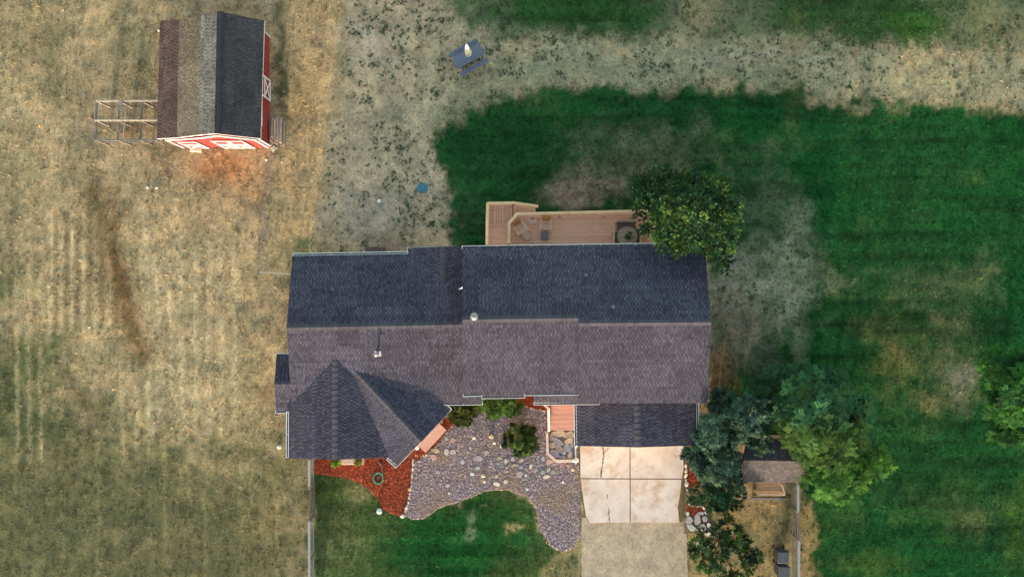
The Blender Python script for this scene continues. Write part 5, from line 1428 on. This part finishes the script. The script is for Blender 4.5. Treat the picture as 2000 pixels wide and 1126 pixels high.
# a needle spray: a bunch of narrow blades
SP_V = []; SP_F = []
for i in range(9):
    t = i / 9 * 6.283; el = 0.5 + 0.25 * (i % 3)
    d = Vector((math.cos(t) * math.cos(el), math.sin(t) * math.cos(el), math.sin(el))) * (0.8 + 0.1 * (i % 2)); s = Vector((-math.sin(t), math.cos(t), 0)) * 0.11
    c = len(SP_V); SP_V += [tuple(d * 0.05 - s * 0.5), tuple(d * 0.05 + s * 0.5), tuple(d * 0.6 + s), tuple(d * 0.6 - s)]; SP_F.append((c, c + 1, c + 2, c + 3))
    c = len(SP_V); SP_V += [tuple(d * 0.6 - s), tuple(d * 0.6 + s), tuple(d + s * 0.15), tuple(d - s * 0.15)]; SP_F.append((c, c + 1, c + 2, c + 3))
SHAPES = {'leaf': (LEAF_V, LEAF_F), 'frond': (FR_V, FR_F), 'spray': (SP_V, SP_F)}

def crown_part(parent, name, lobes, style, size, per_m2, colours, seed, clump=0.45, fill=0.25, cov=0.34):
    """lobes: (centre, radii) ellipsoids; foliage sits on clumps spread through their outer shell"""
    rr = np.random.default_rng(seed); POS = []; DIR = []; TN = []; SC = []; OFF = []; UPV = []
    cols = np.array(colours, float)
    for c, rad in lobes:
        c = np.array(c); rad = np.array(rad, float)
        area = 4 * math.pi * ((rad[0] * rad[1] + rad[0] * rad[2] + rad[1] * rad[2]) / 3)
        nc = max(6, int(area / (clump * clump) * cov))
        d = norm(rr.normal(0, 1, (nc, 3))); d[:, 2] = np.where(d[:, 2] < -0.5, -d[:, 2] * 0.5, d[:, 2]); d = norm(d)
        r = rr.uniform(0.55, 1.12, nc)
        inner = rr.random(nc) < fill; r = np.where(inner, rr.uniform(0.3, 0.7, nc), r)
        cc = c + d * rad * r[:, None]
        ct = cols[rr.integers(0, len(cols), nc)] * rr.uniform(0.55, 1.5, (nc, 1))
        k = 11 if style == 'frond' else max(3, int(1.5 * per_m2 * clump * clump))
        n = nc * k; ci = np.repeat(np.arange(nc), k)
        off = norm(rr.normal(0, 1, (n, 3))) * (clump * rr.uniform(0.15, 0.75, n)[:, None])
        off[:, 2] *= 0.6
        if style == 'frond':
            k0 = np.arange(n) % k; az_ = k0 * 2.4 + np.repeat(rr.uniform(0, 6.28, nc), k); tier = k0 / k
            axis = norm(d[ci] * 0.75 + np.array([0, 0, 0.85])); e1 = norm(np.cross(axis, np.array([0.3, 0.9, 0.1]))); e2 = np.cross(axis, e1)
            rad_ = e1 * np.cos(az_)[:, None] + e2 * np.sin(az_)[:, None]
            OFF.append(rad_ + axis * (0.75 - 1.15 * tier[:, None]) * 0.6 + rr.normal(0, 0.1, (n, 3))); UPV.append(axis)
            off = -axis * (tier * 0.30)[:, None] * clump + rad_ * 0.03
        POS.append(cc[ci] + off)
        DIR.append(norm(d[ci] * 0.9 + norm(off) * 0.8 + rr.normal(0, .35, (n, 3)) + np.array([0, 0, 0.25])))
        TN.append(ct[ci] * rr.uniform(0.75, 1.25, (n, 1))); SC.append(size * rr.uniform(0.65, 1.3, n))
    pos = np.concatenate(POS); d = np.concatenate(DIR); n = len(pos)
    ok = pos[:, 2] > 0.03
    pos, d, tn, sc = pos[ok], d[ok], np.concatenate(TN)[ok], np.concatenate(SC)[ok]; n = len(pos)
    tv, tf = SHAPES[style]
    if style == 'frond':      # fronds radiate from their twig end and droop a little
        dd = np.concatenate(OFF)[ok] ; up = np.concatenate(UPV)[ok]
        ay = norm(dd); ax = norm(np.cross(ay, norm(up + rr.normal(0, 0.18, (n, 3))))); az = np.cross(ax, ay)
    elif style == 'spray':
        ax, ay, az = frames(d, rr.uniform(0, 6.28, n))
    else:      # blade grows along d, its face turned mostly upward
        up = norm(np.array([[0, 0, 1.0]]) + rr.normal(0, 0.45, (n, 3)))
        ay = norm(d * np.array([1, 1, 0.55])); ax = norm(np.cross(ay, up)); az = np.cross(ax, ay)
    o = scatter(name, tv, tf, pos, ax, ay, az, sc, tn, M_leaf, parent, 'stuff')
    return o

def limb(mb, a, b, r0, r1, rr, n=5):
    pts = [Vector(a).lerp(Vector(b), t / n) + Vector((rr.uniform(-1, 1), rr.uniform(-1, 1), rr.uniform(-.5, .5))) * 0.06 * (0 < t < n) * (Vector(b) - Vector(a)).length * 0.6 for t in range(n + 1)]
    mb.tube(pts, [r0 + (r1 - r0) * t / n for t in range(n + 1)], 7)

def tree(name, label, base_px, lobes_px, style, size, per_m2, colours, seed, trunk_r=0.16, cat='tree', group=None, **k):
    """lobes_px: (px, py, z, rx, ry, rz) with the centre seen at px, py when at height z"""
    base = P(*base_px); rr = random.Random(seed)
    t = empty(name, base, label, cat, group)
    lobes = [(P(x, y, z), (a, b, c)) for x, y, z, a, b, c in lobes_px]
    top = max(lobes, key=lambda l: l[0].z)[0]
    mb = MB()
    mid = base.lerp(top, 0.6); limb(mb, base - Vector((0, 0, 0.15)), top, trunk_r, trunk_r * 0.25, rr, 7)
    mb.build('trunk', M_bark, t, smooth=True)
    lm = MB()
    for c, rad in lobes:
        s = base.lerp(top, min(0.75, max(0.2, (c.z - base.z) * 0.55 / max(0.5, top.z))))
        limb(lm, s, c, trunk_r * 0.4, trunk_r * 0.1, rr)
        for q in range(5):
            v = Vector((rr.uniform(-1, 1), rr.uniform(-1, 1), rr.uniform(-.2, .9))).normalized()
            limb(lm, c.lerp(s, 0.4), c + Vector((v.x * rad[0], v.y * rad[1], v.z * rad[2])) * 0.85, trunk_r * 0.14, 0.012, rr, 3)
    lm.build('limb', M_bark, t, smooth=True)
    crown_part(t, 'crown', lobes, style, size, per_m2, colours, seed, **k)
    return t
GR = lambda r, g_, b: tuple(lin(r, g_, b))
# big leafy tree over the deck corner
tree('leafy_tree', 'broad leafy green tree overhanging the deck corner and roof', (1315, 425),
     [(1285, 365, 4.6, 1.25, 1.0, 1.1), (1350, 370, 5.2, 1.5, 1.1, 1.2), (1400, 390, 4.6, 1.1, 0.9, 1.0), (1290, 420, 4.9, 1.2, 1.15, 1.2), (1345, 430, 5.9, 1.6, 1.3, 1.2), (1410, 430, 5.0, 1.05, 1.0, 1.1),
      (1320, 468, 5.4, 1.1, 0.75, 0.9), (1385, 470, 5.2, 1.2, 0.9, 1.0), (1405, 505, 4.4, 0.55, 0.7, 0.7), (1255, 375, 4.2, 0.7, 0.75, 0.8)],
     'leaf', 0.15, 75, [(0.038, 0.085, 0.025), (0.051, 0.102, 0.030), (0.072, 0.119, 0.030), (0.030, 0.072, 0.034), (0.025, 0.064, 0.030)], 11, 0.2, clump=0.42, fill=0.35, cov=0.62)
# blue spruces by the garage
SPR = [(0.066, 0.132, 0.098), (0.052, 0.109, 0.086), (0.083, 0.149, 0.103), (0.041, 0.092, 0.069), (0.092, 0.149, 0.086)]
tree('blue_spruce', 'blue green spruce touching the garage roof corner', (1385, 835), [(1400, 850, 2.6, 1.55, 1.4, 1.0), (1390, 850, 3.8, 1.15, 1.1, 1.0), (1392, 845, 5.2, 0.75, 0.75, 1.1), (1367, 890, 2.4, 0.9, 0.9, 0.8)], 'spray', 0.27, 42, SPR, 21, 0.14, clump=0.4)
tree('blue_spruce', 'blue green spruce reaching over the shed roof edge', (1430, 805), [(1455, 820, 2.6, 1.4, 1.35, 1.0), (1450, 815, 4.0, 1.1, 1.1, 1.0), (1458, 820, 5.2, 0.7, 0.7, 1.0), (1430, 800, 3.0, 1.1, 1.0, 0.9), (1475, 850, 2.8, 0.8, 0.9, 0.8)], 'spray', 0.27, 42, SPR, 22, 0.14, clump=0.4)
tree('blue_spruce', 'blue green spruce standing between driveway and shed', (1388, 895), [(1400, 905, 2.0, 1.3, 1.2, 0.9), (1398, 908, 3.2, 1.0, 1.0, 0.9), (1402, 912, 4.4, 0.6, 0.6, 0.9), (1430, 935, 1.8, 0.75, 0.7, 0.7)], 'spray', 0.27, 42, SPR, 23, 0.13, clump=0.4)
tree('pine_tree', 'dark green pine low beside the lower mulch patch', (1385, 955), [(1395, 968, 1.2, 1.35, 0.95, 0.8), (1398, 965, 2.0, 0.9, 0.7, 0.7), (1428, 972, 1.3, 0.7, 0.6, 0.6)], 'spray', 0.24, 44, [(0.045, 0.10, 0.045), (0.06, 0.12, 0.05), (0.035, 0.08, 0.04)], 24, 0.1, clump=0.36)
tree('pine_tree', 'open tufted pine standing beside the gravel drive', (1400, 1045),
     [(1405, 1060, 2.6, 1.0, 0.9, 0.9), (1440, 1050, 2.2, 0.8, 0.7, 0.6), (1460, 1085, 2.0, 0.8, 0.6, 0.6), (1370, 1060, 2.0, 0.75, 0.6, 0.6), (1378, 1095, 2.0, 0.9, 0.7, 0.6), (1420, 1105, 2.4, 1.1, 0.8, 0.8), (1415, 1030, 2.4, 0.6, 0.6, 0.6), (1440, 1130, 2.0, 0.9, 0.6, 0.6)],
     'spray', 0.33, 19, [(0.040, 0.075, 0.030), (0.055, 0.10, 0.030), (0.10, 0.15, 0.03), (0.030, 0.06, 0.03)], 25, 0.13, clump=0.45, fill=0.15)
# group of trees over the shed
tree('locust_tree', 'dark teal feathery tree behind the shed', (1560, 775), [(1590, 770, 4.6, 1.7, 1.3, 1.2), (1600, 800, 5.6, 1.5, 1.2, 1.1), (1555, 790, 3.8, 1.2, 1.2, 1.0), (1650, 790, 3.8, 1.1, 1.1, 1.0), (1610, 745, 4.0, 1.1, 0.8, 0.9)], 'frond', 0.40, 26, [(0.037, 0.110, 0.051), (0.044, 0.124, 0.051), (0.031, 0.096, 0.046), (0.058, 0.118, 0.037)], 31, 0.18, clump=0.46, cov=0.8)
tree('locust_tree', 'olive green feathery tree leaning over the shed roof end', (1580, 840), [(1600, 850, 5.4, 1.3, 1.0, 1.1), (1560, 845, 4.4, 0.9, 0.8, 0.9), (1645, 850, 5.0, 1.2, 1.0, 1.0), (1620, 885, 4.8, 1.1, 0.9, 0.9), (1580, 880, 4.2, 0.8, 0.7, 0.8)], 'frond', 0.38, 27, [(0.057, 0.113, 0.026), (0.045, 0.103, 0.026), (0.075, 0.124, 0.033), (0.038, 0.089, 0.023)], 32, 0.17, clump=0.46, cov=0.8)
tree('locust_tree', 'bright green feathery tree spreading onto the lawn', (1610, 905), [(1660, 910, 4.2, 1.2, 1.0, 1.0), (1620, 930, 4.0, 1.2, 1.1, 1.0), (1690, 890, 3.8, 1.0, 0.85, 0.9), (1715, 905, 3.4, 0.7, 0.7, 0.7), (1640, 955, 3.4, 1.0, 0.65, 0.8), (1605, 905, 3.6, 0.8, 0.8, 0.8), (1680, 935, 3.4, 0.75, 0.6, 0.7)], 'frond', 0.40, 27, [(0.053, 0.144, 0.026), (0.042, 0.125, 0.026), (0.068, 0.164, 0.026), (0.034, 0.099, 0.026)], 33, 0.17, clump=0.46, cov=0.8)
tree('locust_tree', 'low dark green tree half hidden behind the shed group', (1500, 755), [(1520, 752, 2.2, 1.2, 0.9, 0.9), (1500, 775, 2.0, 1.0, 1.0, 0.9), (1560, 735, 2.4, 1.0, 0.8, 0.9), (1545, 775, 2.2, 1.0, 1.0, 0.8), (1495, 810, 2.0, 0.8, 0.9, 0.8)], 'frond', 0.38, 26, [(0.045, 0.11, 0.05), (0.06, 0.14, 0.045), (0.035, 0.085, 0.045)], 34, 0.14, clump=0.46, cov=0.8)
tree('locust_tree', 'slim bright tree on the lawn side of the shed group', (1660, 790), [(1672, 795, 3.0, 0.8, 0.8, 0.8), (1680, 820, 2.8, 0.6, 0.8, 0.7)], 'frond', 0.38, 26, [(0.06, 0.17, 0.06), (0.05, 0.14, 0.06)], 35, 0.1, clump=0.44, cov=0.8)
tree('lone_tree', 'green tree alone at the far side of the lawn', (1955, 760), [(1975, 720, 3.4, 1.3, 1.0, 1.0), (2000, 750, 4.4, 1.6, 1.3, 1.2), (1960, 790, 3.0, 1.0, 1.0, 0.9), (2010, 800, 4.0, 1.4, 1.2, 1.1), (1975, 845, 3.0, 1.2, 0.7, 0.8), (2030, 840, 3.6, 1.3, 0.9, 1.0), (1945, 710, 2.6, 0.6, 0.8, 0.7)], 'frond', 0.38, 26, [(0.022, 0.078, 0.022), (0.030, 0.104, 0.022), (0.039, 0.123, 0.022), (0.020, 0.065, 0.024)], 36, 0.2, clump=0.46, cov=0.8)
# shrubs
tree('shrub', 'dark olive shrub tucked beside the diagonal gable', (904, 812), [(904, 806, 0.5, 0.75, 0.6, 0.5)], 'leaf', 0.15, 220, [(0.06, 0.085, 0.02), (0.08, 0.10, 0.025), (0.045, 0.06, 0.02)], 41, 0.05, 'shrub', clump=0.26, cov=0.7)
tree('shrub', 'bright green shrub below the front window', (976, 795), [(965, 793, 0.6, 0.75, 0.55, 0.55), (995, 790, 0.6, 0.65, 0.55, 0.5)], 'leaf', 0.15, 220, [(0.10, 0.18, 0.04), (0.12, 0.20, 0.045), (0.07, 0.13, 0.035)], 42, 0.05, 'shrub', clump=0.26, cov=0.7)
tree('shrub', 'round green shrub alone in the gravel bed', (1018, 857), [(1018.5, 858, 0.6, 0.88, 0.82, 0.65)], 'spray', 0.2, 200, [(0.07, 0.115, 0.03), (0.10, 0.15, 0.04), (0.12, 0.14, 0.05), (0.05, 0.085, 0.03)], 43, 0.05, 'shrub', clump=0.28, cov=0.7)
for i, (par, c, r, n, colr) in enumerate(PLANT_SPOTS):
    crown_part(par, 'foliage', [(tuple(c), (r, r, r * 0.7))], 'leaf', 0.09, 2200, [colr, tuple(x * 1.3 for x in colr)], 60 + i, clump=0.09)

# ------------------------------------------------------------------ grass and weeds: tufts of short blades over the whole yard
TU_V = []; TU_F = []
for i in range(5):
    t = i / 5 * 6.283; d = Vector((math.cos(t), math.sin(t), 0)); s = Vector((-math.sin(t), math.cos(t), 0)) * 0.16
    c = len(TU_V); TU_V += [tuple(-s + d * 0.1), tuple(s + d * 0.1), tuple(d * (0.8 + 0.2 * (i % 2)) + Vector((0, 0, 0.45 + 0.25 * (i % 2))))]; TU_F.append((c, c + 1, c + 2))
rr = np.random.default_rng(99)
def keep_out(x, y):
    px, py = x / S + 1000, 563 - y / S
    k = np.zeros(x.shape, bool)
    for poly in [GRAVEL, MULCH, MULCH_B, MULCH_C, MULCH_D, STONEBED, GRAVEL_DRIVE, DRIVE, BARN_FP] + HOUSE_FP: k |= inside(px, py, poly)
    return k
M_grass = mat_attr('grass_tint', 0.85, 4, 0.15, trans=0.25, spec=0.1)
def tufts(name, n, seed, accept, size, tintfn, label, cat):
    rr = np.random.default_rng(seed)
    x = rr.uniform(-32.5, 32.5, n); y = rr.uniform(-18.8, 18.8, n)
    k = accept(x, y, rr) & ~keep_out(x, y); x, y = x[k], y[k]; n = len(x)
    d = np.stack([rr.normal(0, .2, n), rr.normal(0, .2, n), np.ones(n)], -1)
    sc = size(x, y, rr)
    o = scatter(name, TU_V, TU_F, np.stack([x, y, ground_z(x, y) - 0.005], -1), *frames(d, rr.uniform(0, 6.28, n)), sc, tintfn(x, y, rr), M_grass, kind='stuff')
    return props(o, label, cat)
def g_tint(x, y, rr):
    n = len(x); jx, jy = x + rr.normal(0, 0.35, n), y + rr.normal(0, 0.35, n)
    c = sample(GC, jx, jy)
    v = np.exp(np.clip(rr.normal(-0.05, 0.36, (n, 1)), -1.2, 0.5)); g_ = sample(GREEN, jx, jy)[:, None]
    hue = 1 + rr.normal(0, 0.06, (n, 3))
    olive = (rr.random((n, 1)) < 0.16) * (1 - g_)
    c = c * (1 - olive * 0.6) + np.array([[0.10, 0.12, 0.06]]) * olive * 0.6
    return c * np.where(g_ > 0.5, v ** 1.15, v) * hue * 1.05
def lawn_tint(x, y, rr):
    n = len(x); c = sample(GC, x, y); g_ = np.clip(sample(GREEN, x, y), 0, 1)[:, None]
    f = np.clip(1 - g_, 0, 0.75); c = c * (1 - f) + np.array([C(58, 92, 44)]) * f
    v = np.exp(np.clip(rr.normal(-0.05, 0.5, (n, 1)), -1.3, 0.85))
    return c * v * (1 + rr.normal(0, 0.08, (n, 3)))
def dry_ok(x, y, rr):
    f = 0.5 + 0.9 * fbm(x / S, y / S, 22, 131, 2)
    return (rr.random(len(x)) > sample(GREEN, x, y) * 1.1) & (rr.random(len(x)) < (0.95 - 0.5 * sample(WEED, x, y)) * np.clip(f, 0.1, 1))
tufts('dry_grass', 170000, 1, dry_ok, lambda x, y, r: np.stack([s_ := 0.05 + 0.15 * r.random(len(x)) ** 1.6, s_, s_ * 0.5], -1), g_tint, 'short dry grass over the field and thin turf', 'grass')
tufts('lawn_grass', 170000, 2, lambda x, y, r: r.random(len(x)) < 1.25 * sample(GREEN, x + r.normal(0, 0.3, len(x)), y + r.normal(0, 0.3, len(x))) - 0.06, lambda x, y, r: np.stack([s_ := 0.05 + 0.11 * r.random(len(x)) ** 1.5, s_, s_ * 0.55], -1), lawn_tint, 'short green mown grass of the lawns', 'grass')
def weed_ok(x, y, rr):
    px, py = x / S, y / S
    w = sample(WEED, x, y); f = 0.5 + 0.5 * fbm(px, py, 42, 81, 3)
    return rr.random(len(x)) < np.clip(w * 1.3 * np.clip((f - 0.38) * 5, 0, 1.2), 0, 1)
def weed_tint(x, y, rr):
    n = len(x); return np.array([[0.06, 0.10, 0.05]]) * rr.uniform(0.6, 1.7, (n, 1)) * (1 + rr.normal(0, 0.1, (n, 3)))
def weed_clumps(name, n, seed, accept, tint, label):
    """weeds grow in tight clumps of a few to a few dozen tufts"""
    rr = np.random.default_rng(seed)
    x = rr.uniform(-32.5, 32.5, n); y = rr.uniform(-18.8, 18.8, n)
    k = accept(x, y, rr); x, y = x[k], y[k]; n = len(x)
    r = 0.03 + 0.19 * rr.random(n) ** 3; m = (3 + 260 * r * r).astype(int)
    ci = np.repeat(np.arange(n), m); t = rr.uniform(0, 6.28, len(ci)); q = np.sqrt(rr.random(len(ci))) * r[ci]
    X = x[ci] + q * np.cos(t) * 1.2; Y = y[ci] + q * np.sin(t); ok = ~keep_out(X, Y); X, Y, ci = X[ok], Y[ok], ci[ok]; n2 = len(X)
    base = np.array(tint)[rr.integers(0, len(tint), n)] * rr.uniform(0.6, 1.5, (n, 1))
    d = np.stack([rr.normal(0, .3, n2), rr.normal(0, .3, n2), np.ones(n2)], -1)
    o = scatter(name, TU_V, TU_F, np.stack([X, Y, ground_z(X, Y)], -1), *frames(d, rr.uniform(0, 6.28, n2)), rr.uniform(0.05, 0.12, n2), base[ci] * rr.uniform(0.7, 1.3, (n2, 1)), M_grass, kind='stuff')
    return props(o, label, 'weeds')
weed_clumps('weed', 22000, 3, weed_ok, [(0.065, 0.115, 0.05), (0.085, 0.13, 0.06), (0.10, 0.115, 0.06)], 'dark green weeds dotted over the thin turf')
def fieldweed_ok(x, y, rr):
    px, py = x / S, y / S
    return (x < -9) & (rr.random(len(x)) < np.clip((fbm(px, py, 90, 91, 3) - 0.05) * 1.5, 0.03, 0.5))
tufts('field_weed', 30000, 4, fieldweed_ok, lambda x, y, r: np.stack([s_ := 0.05 + 0.13 * r.random(len(x)) ** 2, s_, s_ * 0.7], -1), lambda x, y, r: np.array([[0.13, 0.135, 0.085]]) * r.uniform(0.6, 1.6, (len(x), 1)), 'grey green weeds among the dry field grass', 'weeds')
